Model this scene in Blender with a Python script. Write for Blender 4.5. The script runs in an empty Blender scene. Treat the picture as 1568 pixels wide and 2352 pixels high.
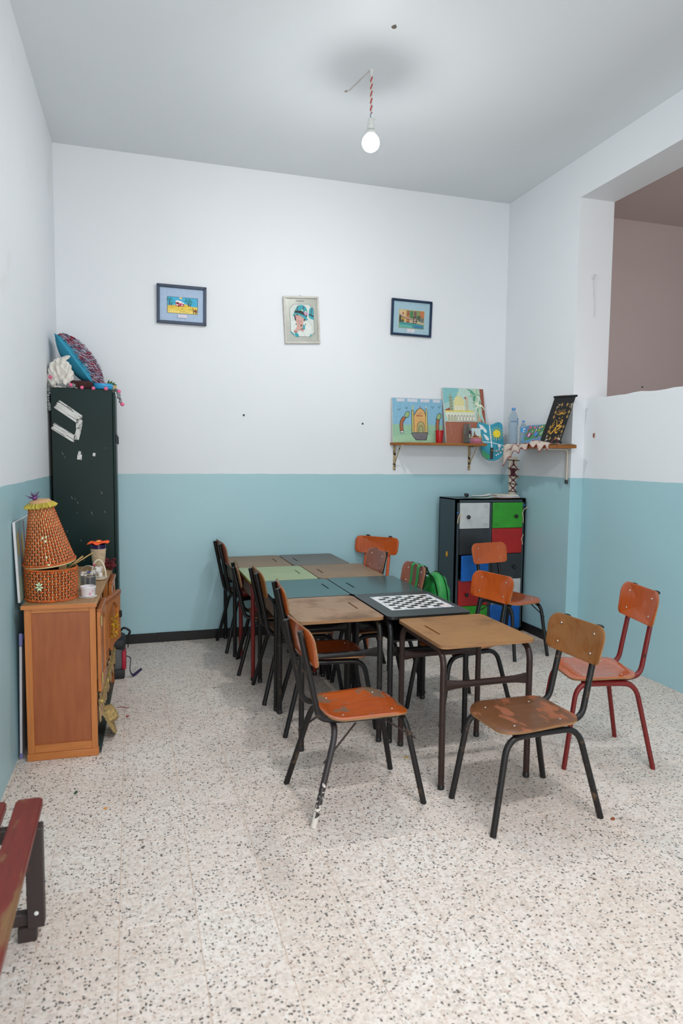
import bpy, bmesh, math, random
from mathutils import Vector, Matrix
random.seed(11)
S = bpy.context.scene
COL = S.collection
PI = math.pi

# ------------------------------------------------------------------ camera, world, lights, exposure
cam = bpy.data.cameras.new('camera')
cam.sensor_fit = 'VERTICAL'; cam.sensor_height = 36.0; cam.lens = 23.927
cam.clip_start = 0.05; cam.clip_end = 60
cam.dof.use_dof = True; cam.dof.focus_distance = 4.6; cam.dof.aperture_fstop = 2.8
camo = bpy.data.objects.new('camera', cam); COL.objects.link(camo)
_r = Vector((0.955396, -0.29517, 0.009647)); _u = Vector((0.014849, 0.080635, 0.996633)); _f = Vector((0.294954, 0.952036, -0.081421))
_m = Matrix((_r, _u, -_f)).transposed().to_4x4(); _m.translation = Vector((0, 0, 1.6))
camo.matrix_world = _m
S.camera = camo

world = bpy.data.worlds.new('sky'); S.world = world; world.use_nodes = True
_bg = world.node_tree.nodes['Background']; _bg.inputs[0].default_value = (0.80, 0.90, 1.0, 1); _bg.inputs[1].default_value = 0.8

def area(name, loc, rot, sx, sy, power, col):
    l = bpy.data.lights.new(name, 'AREA'); l.shape = 'RECTANGLE'; l.size = sx; l.size_y = sy
    l.energy = power; l.color = col
    o = bpy.data.objects.new(name, l); COL.objects.link(o); o.location = loc; o.rotation_euler = rot
    return o
# daylight through the wide doorway behind the photographer, then two added fill lamps
area('doorway_daylight', (0.55, -2.02, 1.5), (math.radians(90), 0, 0), 2.3, 2.9, 115, (1.0, 0.985, 0.965))
area('near_floor_fill', (1.35, 0.6, 3.93), (0, 0, 0), 1.25, 0.2, 86, (0.93, 0.965, 1.0))  # unseen overhead lamp, added to brighten the floor near the camera
area('next_room_fill', (6.95, 2.2, 2.2), (0, math.radians(90), 0), 1.2, 1.2, 42, (1.0, 0.93, 0.90))  # unseen lamp added to lift the dim next room, no window there

S.view_settings.view_transform = 'Standard'
S.view_settings.look = 'None'
S.view_settings.gamma = 1.0
S.view_settings.use_curve_mapping = False
S.view_settings.exposure = 0.0
BULB_DIFFUSER, BULB_NECK = 740.0, 8.0      # the lit dome of the LED bulb, and the dimmer shoulder next to its base

# ------------------------------------------------------------------ helpers: colour and materials
def lin(c):
    if isinstance(c, str):
        c = tuple(int(c[i:i + 2], 16) for i in (0, 2, 4))
    return tuple(((v / 255) / 12.92 if v / 255 <= 0.04045 else ((v / 255 + 0.055) / 1.055) ** 2.4) for v in c) + (1.0,)

class NT:
    def __init__(s, name):
        s.m = bpy.data.materials.new(name); s.m.use_nodes = True
        s.t = s.m.node_tree; s.b = s.t.nodes['Principled BSDF']; s.out = s.t.nodes['Material Output']
    def n(s, ty, **k):
        x = s.t.nodes.new(ty)
        for a, v in k.items(): setattr(x, a, v)
        return x
    def l(s, a, b): s.t.links.new(a, b)
    def coord(s, kind='Object', scale=(1, 1, 1)):
        tc = s.n('ShaderNodeTexCoord'); mp = s.n('ShaderNodeMapping'); mp.inputs['Scale'].default_value = scale
        s.l(tc.outputs[kind], mp.inputs['Vector']); return mp.outputs['Vector']
    def noise(s, vec, scale, detail=3, rough=0.55):
        x = s.n('ShaderNodeTexNoise'); x.inputs['Scale'].default_value = scale; x.inputs['Detail'].default_value = detail
        x.inputs['Roughness'].default_value = rough
        if vec is not None: s.l(vec, x.inputs['Vector'])
        return x
    def ramp(s, fac, stops, interp='LINEAR'):
        r = s.n('ShaderNodeValToRGB'); r.color_ramp.interpolation = interp
        e = r.color_ramp.elements
        e[0].position, e[0].color = stops[0]; e[1].position, e[1].color = stops[1]
        for p, c in stops[2:]:
            k = e.new(p); k.color = c
        s.l(fac, r.inputs['Fac']); return r.outputs['Color']
    def mix(s, fac, a, b, mode='MIX'):
        x = s.n('ShaderNodeMix', data_type='RGBA', blend_type=mode)
        for sock, v in ((x.inputs[0], fac), (x.inputs[6], a), (x.inputs[7], b)):
            if isinstance(v, (int, float)): sock.default_value = v
            elif isinstance(v, tuple): sock.default_value = v
            else: s.l(v, sock)
        return x.outputs[2]
    def math(s, op, a, b=0.5, c=None):
        x = s.n('ShaderNodeMath', operation=op)
        for i, v in enumerate((a, b, c)):
            if v is None: continue
            if isinstance(v, (int, float)): x.inputs[i].default_value = v
            else: s.l(v, x.inputs[i])
        return x.outputs[0]
    def bump(s, h, strength=0.2, dist=0.01):
        b = s.n('ShaderNodeBump'); b.inputs['Strength'].default_value = strength; b.inputs['Distance'].default_value = dist
        s.l(h, b.inputs['Height']); s.l(b.outputs[0], s.b.inputs['Normal'])
    def col(s, c):
        if isinstance(c, tuple): s.b.inputs['Base Color'].default_value = c
        else: s.l(c, s.b.inputs['Base Color'])
    def rough(s, v): s.b.inputs['Roughness'].default_value = v

_M = {}
def pm(name, c, rough=0.5, metal=0.0, var=0.08, vs=9.0, bump=0.0, bs=80.0, coat=0.0, alpha=None):
    """plain paint / plastic / cloth with slight mottling"""
    if name in _M: return _M[name]
    t = NT(name); c = lin(c)
    v = t.coord()
    nz = t.noise(v, vs)
    d = tuple(x * (1 - var * 1.6) for x in c[:3]) + (1,); e = tuple(min(1, x * (1 + var)) for x in c[:3]) + (1,)
    t.col(t.ramp(nz.outputs['Fac'], [(0.3, d), (0.7, e)]))
    t.rough(rough); t.b.inputs['Metallic'].default_value = metal
    t.b.inputs['Coat Weight'].default_value = coat; t.b.inputs['Coat Roughness'].default_value = 0.12
    if bump: t.bump(t.noise(v, bs, 2).outputs['Fac'], bump, 0.004)
    _M[name] = t.m; return t.m

def wood(name, c1, c2, rough=0.45, stretch=(3, 30, 3), coat=0.0, worn=None, wornlo=0.52, wornhi=0.58, wscale=5.0, wstretch=(1, 1, 1), bump=0.1):
    if name in _M: return _M[name]
    t = NT(name); v = t.coord('Object', stretch)
    n1 = t.noise(v, 3.0, 6, 0.6); n2 = t.noise(t.coord(), 2.2, 2)
    f = t.math('ADD', t.math('MULTIPLY', n1.outputs['Fac'], 0.7), t.math('MULTIPLY', n2.outputs['Fac'], 0.3))
    c = t.ramp(f, [(0.33, lin(c1)), (0.66, lin(c2))])
    r = None
    if worn:
        w = t.noise(t.coord('Object', wstretch), wscale, 5, 0.6)
        info = t.n('ShaderNodeObjectInfo')
        add = t.n('ShaderNodeVectorMath', operation='ADD'); sc = t.n('ShaderNodeVectorMath', operation='SCALE'); sc.inputs['Scale'].default_value = 37.0
        cmb = t.n('ShaderNodeCombineXYZ')
        for i in range(3): t.l(info.outputs['Random'], cmb.inputs[i])
        t.l(cmb.outputs[0], sc.inputs[0]); t.l(t.coord('Object', wstretch), add.inputs[0]); t.l(sc.outputs[0], add.inputs[1])
        t.l(add.outputs[0], w.inputs['Vector'])
        k = t.ramp(w.outputs['Fac'], [(wornlo, (0, 0, 0, 1)), (wornhi, (1, 1, 1, 1))])
        c = t.mix(k, c, t.mix(n1.outputs['Fac'], lin(worn), tuple(x * 0.6 for x in lin(worn)[:3]) + (1,)))
        r = t.math('MULTIPLY_ADD', k, 0.4, rough); t.l(r, t.b.inputs['Roughness'])
    else: t.rough(rough)
    t.col(c); t.b.inputs['Coat Weight'].default_value = coat; t.b.inputs['Coat Roughness'].default_value = 0.04
    if bump: t.bump(n1.outputs['Fac'], bump, 0.002)
    _M[name] = t.m; return t.m

def enamel(name, c, chip, lo=0.62, hi=0.66, rough=0.35, scale=14.0, spec=0.32):
    """painted steel with small chips of rust or bare metal"""
    if name in _M: return _M[name]
    t = NT(name); v = t.coord()
    a = t.noise(v, scale, 6, 0.65); b = t.noise(v, 2.5, 2)
    base = t.ramp(b.outputs['Fac'], [(0.3, tuple(x * 0.8 for x in lin(c)[:3]) + (1,)), (0.7, lin(c))])
    k = t.ramp(a.outputs['Fac'], [(lo, (0, 0, 0, 1)), (hi, (1, 1, 1, 1))])
    t.col(t.mix(k, base, lin(chip))); t.l(t.math('MULTIPLY_ADD', k, 0.35, rough), t.b.inputs['Roughness'])
    t.bump(a.outputs['Fac'], 0.06, 0.002); t.b.inputs['Specular IOR Level'].default_value = spec
    _M[name] = t.m; return t.m

def wall_material(name, top, low=None, dado=1.44, smudge=0.0):
    t = NT(name); g = t.n('ShaderNodeNewGeometry'); pos = g.outputs['Position']
    big = t.noise(pos, 0.9, 3); fine = t.noise(pos, 45, 4, 0.6); mid = t.noise(pos, 6, 3)
    c = t.ramp(big.outputs['Fac'], [(0.3, tuple(x * 0.965 for x in lin(top)[:3]) + (1,)), (0.7, lin(top))])
    if smudge:
        sm = t.ramp(t.noise(pos, 1.7, 5, 0.7).outputs['Fac'], [(0.60, (0, 0, 0, 1)), (0.80, (1, 1, 1, 1))])
        c = t.mix(t.math('MULTIPLY', sm, smudge), c, lin('b9ab95'))
    t.rough(0.6)
    if low:
        sx = t.n('ShaderNodeSeparateXYZ'); t.l(pos, sx.inputs[0])
        z = t.math('ADD', sx.outputs['Z'], t.math('MULTIPLY_ADD', mid.outputs['Fac'], 0.012, -0.006))
        k = t.math('LESS_THAN', z, dado)
        lowc = t.ramp(big.outputs['Fac'], [(0.3, tuple(x * 0.95 for x in lin(low)[:3]) + (1,)), (0.7, lin(low))])
        c = t.mix(k, c, lowc)
        t.l(t.math('MULTIPLY_ADD', k, -0.2, 0.6), t.b.inputs['Roughness'])
    t.col(c)
    h = t.math('ADD', t.math('MULTIPLY', fine.outputs['Fac'], 0.35), mid.outputs['Fac'])
    t.bump(h, 0.10, 0.006)
    return t.m

def terrazzo_material(name):
    t = NT(name); g = t.n('ShaderNodeNewGeometry'); info = t.n('ShaderNodeObjectInfo')
    cmb = t.n('ShaderNodeCombineXYZ'); rnd = info.outputs['Random']
    t.l(t.math('MULTIPLY', rnd, 91.0), cmb.inputs[0]); t.l(t.math('MULTIPLY', rnd, 57.0), cmb.inputs[1])
    add = t.n('ShaderNodeVectorMath', operation='ADD'); t.l(g.outputs['Position'], add.inputs[0]); t.l(cmb.outputs[0], add.inputs[1])
    v = add.outputs[0]
    wn = t.noise(v, 60, 2); wv = t.n('ShaderNodeVectorMath', operation='SCALE'); wv.inputs['Scale'].default_value = 0.009
    t.l(wn.outputs['Color'], wv.inputs[0])
    wa = t.n('ShaderNodeVectorMath', operation='ADD'); t.l(v, wa.inputs[0]); t.l(wv.outputs[0], wa.inputs[1]); w = wa.outputs[0]
    def chips(scale, thr, keep, stretch=(1, 1), metric='EUCLIDEAN'):
        mp = t.n('ShaderNodeMapping'); mp.inputs['Scale'].default_value = (stretch[0], stretch[1], 1); t.l(w, mp.inputs['Vector'])
        vo = t.n('ShaderNodeTexVoronoi'); vo.voronoi_dimensions = '2D'; vo.distance = metric; vo.inputs['Scale'].default_value = scale; t.l(mp.outputs[0], vo.inputs['Vector'])
        sp = t.n('ShaderNodeSeparateColor'); t.l(vo.outputs['Color'], sp.inputs[0])
        size = t.math('MULTIPLY_ADD', sp.outputs['Blue'], thr * 0.95, thr * 0.32)
        inside = t.math('LESS_THAN', vo.outputs['Distance'], size)
        on = t.math('LESS_THAN', sp.outputs['Red'], keep)
        return t.math('MULTIPLY', inside, on), sp.outputs['Green']
    tint = t.ramp(rnd, [(0.0, lin('e0d5cc')), (0.5, lin('e3dad3')), (1.0, lin('e1d7cf'))])
    cloud = t.noise(g.outputs['Position'], 1.3, 4)
    c = t.mix(t.math('MULTIPLY', t.ramp(cloud.outputs['Fac'], [(0.35, (1, 1, 1, 1)), (0.62, (0, 0, 0, 1))]), 0.42), tint, lin('c3a48e'))
    soft = [(0.0, lin('b9aea5')), (0.35, lin('cbbfb4')), (0.6, lin('c9b3a4')), (0.8, lin('d3cac0')), (1.0, lin('e2dcd6'))]
    for sc, thr, keep, stt in ((52, 0.55, 0.8, (1, 1.5)), (70, 0.50, 0.7, (1.5, 1))):
        a, ga = chips(sc, thr, keep, stt); c = t.mix(t.math('MULTIPLY', a, 0.62), c, t.ramp(ga, soft))
    b, gb = chips(86, 0.36, 0.10, (1, 1.4)); c = t.mix(t.math('MULTIPLY', b, 0.75), c, t.ramp(gb, [(0.0, lin('a3796a')), (0.5, lin('b89a8a')), (1.0, lin('8d8680'))]))
    for sc, keep, stt in ((72, 0.075, (1, 1.9)), (72, 0.07, (1.9, 1)), (100, 0.085, (1.1, 1))):
        d, gd = chips(sc, 0.50, keep, stt, 'MANHATTAN'); c = t.mix(t.math('MULTIPLY', d, 0.92), c, t.ramp(gd, [(0.0, lin('1e1b1b')), (0.6, lin('302b2a')), (1.0, lin('625c5b'))]))
    t.col(c)
    t.l(t.math('MULTIPLY_ADD', cloud.outputs['Fac'], 0.25, 0.32), t.b.inputs['Roughness'])
    return t.m

def glass_material(name, tint, rough=0.03, alpha=0.35):
    """thin clear plastic / glass: mostly see-through with a sheen"""
    if name in _M: return _M[name]
    t = NT(name)
    tr = t.n('ShaderNodeBsdfTransparent'); tr.inputs[0].default_value = lin(tint)
    gl = t.n('ShaderNodeBsdfGlossy'); gl.inputs['Roughness'].default_value = rough; gl.inputs[0].default_value = (0.9, 0.95, 1, 1)
    df = t.n('ShaderNodeBsdfDiffuse'); df.inputs[0].default_value = lin(tint)
    lw = t.n('ShaderNodeLayerWeight'); lw.inputs[0].default_value = 0.35
    m1 = t.n('ShaderNodeMixShader'); m1.inputs[0].default_value = alpha; t.l(tr.outputs[0], m1.inputs[1]); t.l(df.outputs[0], m1.inputs[2])
    m2 = t.n('ShaderNodeMixShader'); t.l(t.math('MULTIPLY', lw.outputs['Facing'], 0.75), m2.inputs[0]); t.l(m1.outputs[0], m2.inputs[1]); t.l(gl.outputs[0], m2.inputs[2])
    t.l(m2.outputs[0], t.out.inputs['Surface'])
    _M[name] = t.m; return t.m

# ------------------------------------------------------------------ helpers: meshes and objects
def finish(bm, name, mats, smooth=True, angle=40):
    me = bpy.data.meshes.new(name)
    if len(bm.faces): bmesh.ops.recalc_face_normals(bm, faces=bm.faces[:])
    bm.to_mesh(me); bm.free()
    for m in (mats if isinstance(mats, (list, tuple)) else [mats]): me.materials.append(m)
    if smooth:
        me.polygons.foreach_set('use_smooth', [True] * len(me.polygons))
        me.set_sharp_from_angle(angle=math.radians(angle))
    return me

class BM:
    """small wrapper over a bmesh"""
    def __init__(s): s.bm = bmesh.new()
    def box(s, lo, hi, bev=0.0, mat=0, rot=None, seg=1):
        lo = Vector(lo); hi = Vector(hi); c = (lo + hi) / 2; d = hi - lo
        r = bmesh.ops.create_cube(s.bm, size=1.0)
        vs = r['verts']
        for v in vs: v.co = Vector((v.co.x * d.x, v.co.y * d.y, v.co.z * d.z))
        fs = set(f for v in vs for f in v.link_faces)
        if bev > 0:
            es = list(set(e for v in vs for e in v.link_edges))
            q = bmesh.ops.bevel(s.bm, geom=es, offset=min(bev, min(d) * 0.49), segments=seg, affect='EDGES', profile=0.5)
            fs = set(q['faces']) | set(f for f in fs if f.is_valid); vs = list(set(v for f in fs for v in f.verts))
        for v in vs:
            co = v.co
            if rot is not None: co = rot @ co
            v.co = co + c
        for f in fs: f.material_index = mat
        return s
    def tube(s, pts, r, seg=8, mat=0, cap=True, flat=None):
        pts = [Vector(p) for p in pts]; n = len(pts)
        rr = r if isinstance(r, (list, tuple)) else [r] * n
        rings = []; up = None
        for i, p in enumerate(pts):
            tg = (pts[min(i + 1, n - 1)] - pts[max(i - 1, 0)])
            if tg.length < 1e-9: tg = Vector((0, 0, 1))
            tg.normalize()
            if up is None:
                a = Vector((0, 0, 1)) if abs(tg.z) < 0.9 else Vector((1, 0, 0))
                up = (a - tg * a.dot(tg)).normalized()
            else:
                up = up - tg * up.dot(tg)
                up = up.normalized() if up.length > 1e-6 else tg.orthogonal().normalized()
            sd = tg.cross(up)
            fx, fz = (1, 1) if flat is None else flat[i]
            rings.append([s.bm.verts.new(p + rr[i] * (math.cos(2 * PI * k / seg) * sd * fx + math.sin(2 * PI * k / seg) * up * fz)) for k in range(seg)])
        for a, b in zip(rings, rings[1:]):
            for k in range(seg):
                f = s.bm.faces.new((a[k], a[(k + 1) % seg], b[(k + 1) % seg], b[k])); f.material_index = mat
        if cap and seg > 2:
            for rg in (rings[0], rings[-1]):
                try: f = s.bm.faces.new(rg); f.material_index = mat
                except ValueError: pass
        return s
    def lathe(s, prof, seg=24, c=(0, 0, 0), mat=0, mats=None, wob=None, cap0=True, cap1=True):
        c = Vector(c); rings = []
        for i, (r, z) in enumerate(prof):
            rings.append([s.bm.verts.new(c + Vector(((r + (wob(i, k) if wob else 0)) * math.cos(2 * PI * k / seg), (r + (wob(i, k) if wob else 0)) * math.sin(2 * PI * k / seg), z))) for k in range(seg)])
        for i, (a, b) in enumerate(zip(rings, rings[1:])):
            for k in range(seg):
                f = s.bm.faces.new((a[k], a[(k + 1) % seg], b[(k + 1) % seg], b[k])); f.material_index = mats[i] if mats else mat
        for on, rg, mi in ((cap0, rings[0], 0), (cap1, rings[-1], -1)):
            if on:
                f = s.bm.faces.new(rg); f.material_index = (mats[mi] if mats else mat)
        return s
    def poly(s, pts, mat=0):
        f = s.bm.faces.new([s.bm.verts.new(Vector(p)) for p in pts]); f.material_index = mat; return s
    def prism(s, pts2, z0, z1, mat=0, emat=None, zf=None):
        """pts2: 2D outline in XY extruded from z0 to z1"""
        a = [s.bm.verts.new((x, y, z0 + (zf(x, y) if zf else 0))) for x, y in pts2]; b = [s.bm.verts.new((x, y, z1 + (zf(x, y) if zf else 0))) for x, y in pts2]
        n = len(a)
        f = s.bm.faces.new(b); f.material_index = mat
        f = s.bm.faces.new(list(reversed(a))); f.material_index = mat
        for i in range(n):
            f = s.bm.faces.new((a[i], a[(i + 1) % n], b[(i + 1) % n], b[i])); f.material_index = mat if emat is None else emat
        return s
    def ball(s, c, r, sub=2, mat=0, sq=(1, 1, 1), jit=0.0):
        q = bmesh.ops.create_icosphere(s.bm, subdivisions=sub, radius=1.0)
        for v in q['verts']:
            k = 1 + (random.uniform(-jit, jit) if jit else 0)
            v.co = Vector((v.co.x * sq[0], v.co.y * sq[1], v.co.z * sq[2])) * r * k + Vector(c)
            for f in v.link_faces: f.material_index = mat
        return s
    def xf(s, M):
        bmesh.ops.transform(s.bm, matrix=M, verts=s.bm.verts); return s
    def mesh(s, name, mats, smooth=True, angle=40): return finish(s.bm, name, mats, smooth, angle)

def link(name, me, parent=None, loc=(0, 0, 0), rot=(0, 0, 0)):
    o = bpy.data.objects.new(name, me); COL.objects.link(o); o.location = loc; o.rotation_euler = rot
    if parent is not None: o.parent = parent
    return o
def obj(name, b, mats, parent=None, loc=(0, 0, 0), rot=(0, 0, 0), smooth=True, angle=40):
    return link(name, b.mesh(name, mats, smooth, angle), parent, loc, rot)
def tag(o, label, cat, group=None):
    o['label'] = label; o['category'] = cat
    if group: o['group'] = group
    return o
def thing(name, label, cat, loc=(0, 0, 0), rotz=0.0, group=None, rot=None):
    o = bpy.data.objects.new(name, None); COL.objects.link(o); o.empty_display_size = 0.05
    o.location = loc; o.rotation_euler = rot if rot else (0, 0, rotz)
    return tag(o, label, cat, group)
def struct(name, b, m, parent=None, smooth=False):
    o = obj(name, b, m, parent, smooth=smooth)
    if parent is None: o['kind'] = 'structure'
    return o

def rounded(pts, radii, seg=5):
    """2D polygon with each corner rounded by its own radius"""
    out = []; n = len(pts)
    for i in range(n):
        p = Vector(pts[i]); a = Vector(pts[i - 1]); b = Vector(pts[(i + 1) % n]); r = radii[i] if isinstance(radii, (list, tuple)) else radii
        if r <= 0: out.append(tuple(p)); continue
        u = (a - p).normalized(); w = (b - p).normalized(); ang = u.angle(w); d = r / math.tan(ang / 2)
        s0 = p + u * d; s1 = p + w * d; c = p + (u + w).normalized() * (r / math.sin(ang / 2))
        v0 = s0 - c; v1 = s1 - c; tot = v0.angle(v1); sgn = 1 if v0.x * v1.y - v0.y * v1.x > 0 else -1
        for k in range(seg + 1):
            t = sgn * tot * k / seg
            out.append((c.x + v0.x * math.cos(t) - v0.y * math.sin(t), c.y + v0.x * math.sin(t) + v0.y * math.cos(t)))
    return out
def fillet(pts, r, seg=5):
    """3D polyline with rounded corners"""
    pts = [Vector(p) for p in pts]; out = [pts[0]]
    for i in range(1, len(pts) - 1):
        p = pts[i]; u = pts[i - 1] - p; w = pts[i + 1] - p
        rr = r[i - 1] if isinstance(r, (list, tuple)) else r
        d = min(rr, u.length * 0.49, w.length * 0.49); a = p + u.normalized() * d; b = p + w.normalized() * d
        for k in range(seg + 1):
            t = k / seg; out.append(a * (1 - t) ** 2 + p * 2 * t * (1 - t) + b * t ** 2)
    out.append(pts[-1]); return out

# ------------------------------------------------------------------ flat pictures made of painted shapes
def pcol(hx, rough=0.55):
    return pm('paint ' + hx, hx, rough=rough, var=0.05, vs=40)
def picture(name, parent, w, h, layers, loc=(0, 0, 0), rot=(0, 0, 0), step=0.00016, rough=0.55):
    """a printed or painted sheet in its own XZ plane facing -Y; shapes in 0..1 units, later ones on top"""
    b = BM(); mats = []; ix = {}
    def mi(hx):
        if hx not in ix: ix[hx] = len(mats); mats.append(pcol(hx, rough))
        return ix[hx]
    for i, L in enumerate(layers):
        y = -step * (i + 1); k = L[0]
        P = lambda p: (p[0] * w, y, p[1] * h)
        if k == 'p': b.poly([P(p) for p in L[2]], mi(L[1]))
        elif k == 'r': x0, y0, x1, y1 = L[2]; b.poly([P(p) for p in ((x0, y0), (x1, y0), (x1, y1), (x0, y1))], mi(L[1]))
        elif k == 'e':
            cx, cy, rx, ry = L[2]; ro = L[3] if len(L) > 3 else 0
            pts = []
            for q in range(20):
                a = 2 * PI * q / 20; ex = rx * math.cos(a) * w; ey = ry * math.sin(a) * h
                pts.append((cx * w + ex * math.cos(ro) - ey * math.sin(ro), y, cy * h + ex * math.sin(ro) + ey * math.cos(ro)))
            b.poly(pts, mi(L[1]))
        elif k == 'l':     # stroke: colour, width(s) in metres, points
            pts = [Vector((p[0] * w, 0, p[1] * h)) for p in L[3]]; n = len(pts)
            wd = L[2] if isinstance(L[2], (list, tuple)) else [L[2]] * n
            lf, rt = [], []
            for j, p in enumerate(pts):
                d = (pts[min(j + 1, n - 1)] - pts[max(j - 1, 0)]).normalized(); nn = Vector((-d.z, 0, d.x))
                lf.append(p + nn * wd[j] / 2); rt.append(p - nn * wd[j] / 2)
            for j in range(n - 1):
                b.poly([(q.x, y, q.z) for q in (lf[j], lf[j + 1], rt[j + 1], rt[j])], mi(L[1]))
    bm = b.bm
    for f in bm.faces:
        f.normal_update()
        if f.normal.y > 0: f.normal_flip()
    me = bpy.data.meshes.new(name); bm.to_mesh(me); bm.free()
    for m in mats: me.materials.append(m)
    return link(name, me, parent, loc, rot)
def smoothed(pts, n=6):
    """Catmull-Rom through 2D points"""
    out = []; P = [pts[0]] + list(pts) + [pts[-1]]
    for i in range(1, len(P) - 2):
        for k in range(n):
            t = k / n
            out.append(tuple(0.5 * (2 * P[i][a] + (P[i + 1][a] - P[i - 1][a]) * t + (2 * P[i - 1][a] - 5 * P[i][a] + 4 * P[i + 1][a] - P[i + 2][a]) * t * t + (3 * P[i][a] - P[i - 1][a] - 3 * P[i + 1][a] + P[i + 2][a]) * t ** 3) for a in (0, 1)))
    out.append(tuple(pts[-1])); return out
def text_mesh(body, size):
    cu = bpy.data.curves.new('lettering', 'FONT'); cu.body = body; cu.size = size; cu.align_x = 'CENTER'; cu.extrude = 0.0002
    o = bpy.data.objects.new('lettering', cu); COL.objects.link(o)
    me = bpy.data.meshes.new_from_object(o.evaluated_get(bpy.context.evaluated_depsgraph_get()))
    bpy.data.objects.remove(o); return me

# ------------------------------------------------------------------ room shell
XR, YB, ZC, DADO = 3.48, 5.93, 4.01, 1.44
YF = -2.05
XP, XO = 3.60, 3.805          # parapet face, far face of the thick wall
Y1 = 4.835                    # edge of the opening
wall_mat = wall_material('white plaster over turquoise dado', 'dfe3e7', 'a0c6ce', DADO)
left_mat = wall_material('white plaster over turquoise dado, stained', 'dfe3e7', 'a0c6ce', DADO, smudge=0.25)
ceil_mat = wall_material('white ceiling paint', 'dce1e5')
next_mat = wall_material('greyish white plaster', 'cdbfbd')
terr = terrazzo_material('terrazzo')
def xl(y): return -0.5457 + 0.0195 * (y - 5.928)

b = BM(); b.box((xl(YB) - 0.3, YB, -0.1), (XO, YB + 0.2, ZC + 0.1)); struct('wall_back', b, wall_mat)
b = BM(); b.prism([(xl(YF) - 0.25, YF), (xl(YF), YF), (xl(YB), YB), (xl(YB) - 0.25, YB)], -0.1, ZC + 0.1); struct('wall_left', b, left_mat)
b = BM(); b.box((XR, Y1, -0.1), (XO, YB, ZC)); b.box((XR, YF, 3.69), (XO, Y1, ZC)); b.box((XR, YF, -0.1), (XO, -0.8, 3.69))
struct('wall_right', b, wall_mat)
# low wall closing the lower part of the opening, its top edge ragged
b = BM(); n = 70; top = []
for i in range(n + 1):
    y = -0.8 + (Y1 + 0.8) * i / n; top.append((y, 2.096 + random.uniform(-0.006, 0.006)))
outl = [(-0.8, -0.1)] + [(Y1, -0.1)] + list(reversed(top))
va = [b.bm.verts.new((XP, y, z)) for y, z in outl]; vb = [b.bm.verts.new((XO - 0.06, y, z)) for y, z in outl]
b.bm.faces.new(va); b.bm.faces.new(list(reversed(vb)))
for i in range(len(va)): b.bm.faces.new((va[i], va[(i + 1) % len(va)], vb[(i + 1) % len(va)], vb[i]))
struct('wall_low_right', b, wall_mat)
b = BM(); b.box((xl(YF) - 0.3, YF - 0.25, -0.1), (-0.60, YF, ZC)); b.box((1.70, YF - 0.25, -0.1), (XO, YF, ZC)); b.box((-0.60, YF - 0.25, 3.0), (1.70, YF, ZC))
struct('wall_front', b, wall_mat)
b = BM(); b.box((xl(YF) - 0.3, YF - 0.3, ZC), (XO + 0.02, YB + 0.2, ZC + 0.2)); struct('ceiling', b, ceil_mat)
# the next room seen through the opening
b = BM(); b.box((XO, YB, -0.1), (7.4, YB + 0.2, ZC + 0.1)); b.box((7.2, YF, -0.1), (7.4, YB, ZC)); b.box((XO, YF - 0.2, -0.1), (7.4, YF, ZC)); struct('wall_next_room', b, next_mat)
b = BM(); b.box((XO, YF, ZC), (7.4, YB + 0.1, ZC + 0.2)); struct('ceiling_next_room', b, next_mat)
b = BM(); b.box((XO - 0.05, YF, -0.3), (7.4, YB + 0.1, -0.01)); struct('floor_next_room', b, pm('next room floor', 'a89c90', 0.5))

# floor: screed showing in the joints, and every terrazzo tile a piece of its own
b = BM(); b.box((xl(YF) - 0.2, YF - 2.5, -0.3), (XO - 0.06, YB + 0.1, -0.0012))
floor = struct('floor', b, pm('joint mortar', 'c9ab96', 0.8))
TP = 0.258
tile_cache = {}
def tile_mesh(w, d):
    key = (round(w, 3), round(d, 3))
    if key not in tile_cache:
        q = BM(); q.box((0, 0, -0.004), (w, d, 0.0), bev=0.0012); tile_cache[key] = q.mesh('floor_tile', terr, smooth=False)
    return tile_cache[key]
G = 0.0007
rest = BM(); n_t = 0
ix0 = math.floor((-0.75 + 0.06) / TP); ix1 = math.ceil((XP + 0.06) / TP)
for jy in range(15, -18, -1):
    y0 = 2.29 + jy * TP; y1 = y0 + TP
    if y0 > YB: continue
    y1 = min(y1, YB)
    if y1 < YF - 0.2: break
    for i in range(ix0, ix1):
        x0 = -0.06 + i * TP; x1 = x0 + TP
        lim = xl((y0 + y1) / 2) - 0.003
        if x1 < lim + 0.01: continue
        xr = XP if y0 < Y1 - 0.02 else XR
        if x0 > xr - 0.01: continue
        a0 = max(x0, lim); a1 = min(x1, xr)
        if y0 > 1.75 and n_t < 300:
            o = link('floor_tile', tile_mesh(a1 - a0 - 2 * G, y1 - y0 - 2 * G), floor, (a0 + G, y0 + G, random.uniform(-0.0004, 0.0004))); n_t += 1
        else:
            rest.box((a0 + G, y0 + G, -0.004), (a1 - G, y1 - G, 0.0))
o = obj('floor_tile', rest, terr, floor, smooth=False); o['kind'] = 'stuff'

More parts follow.
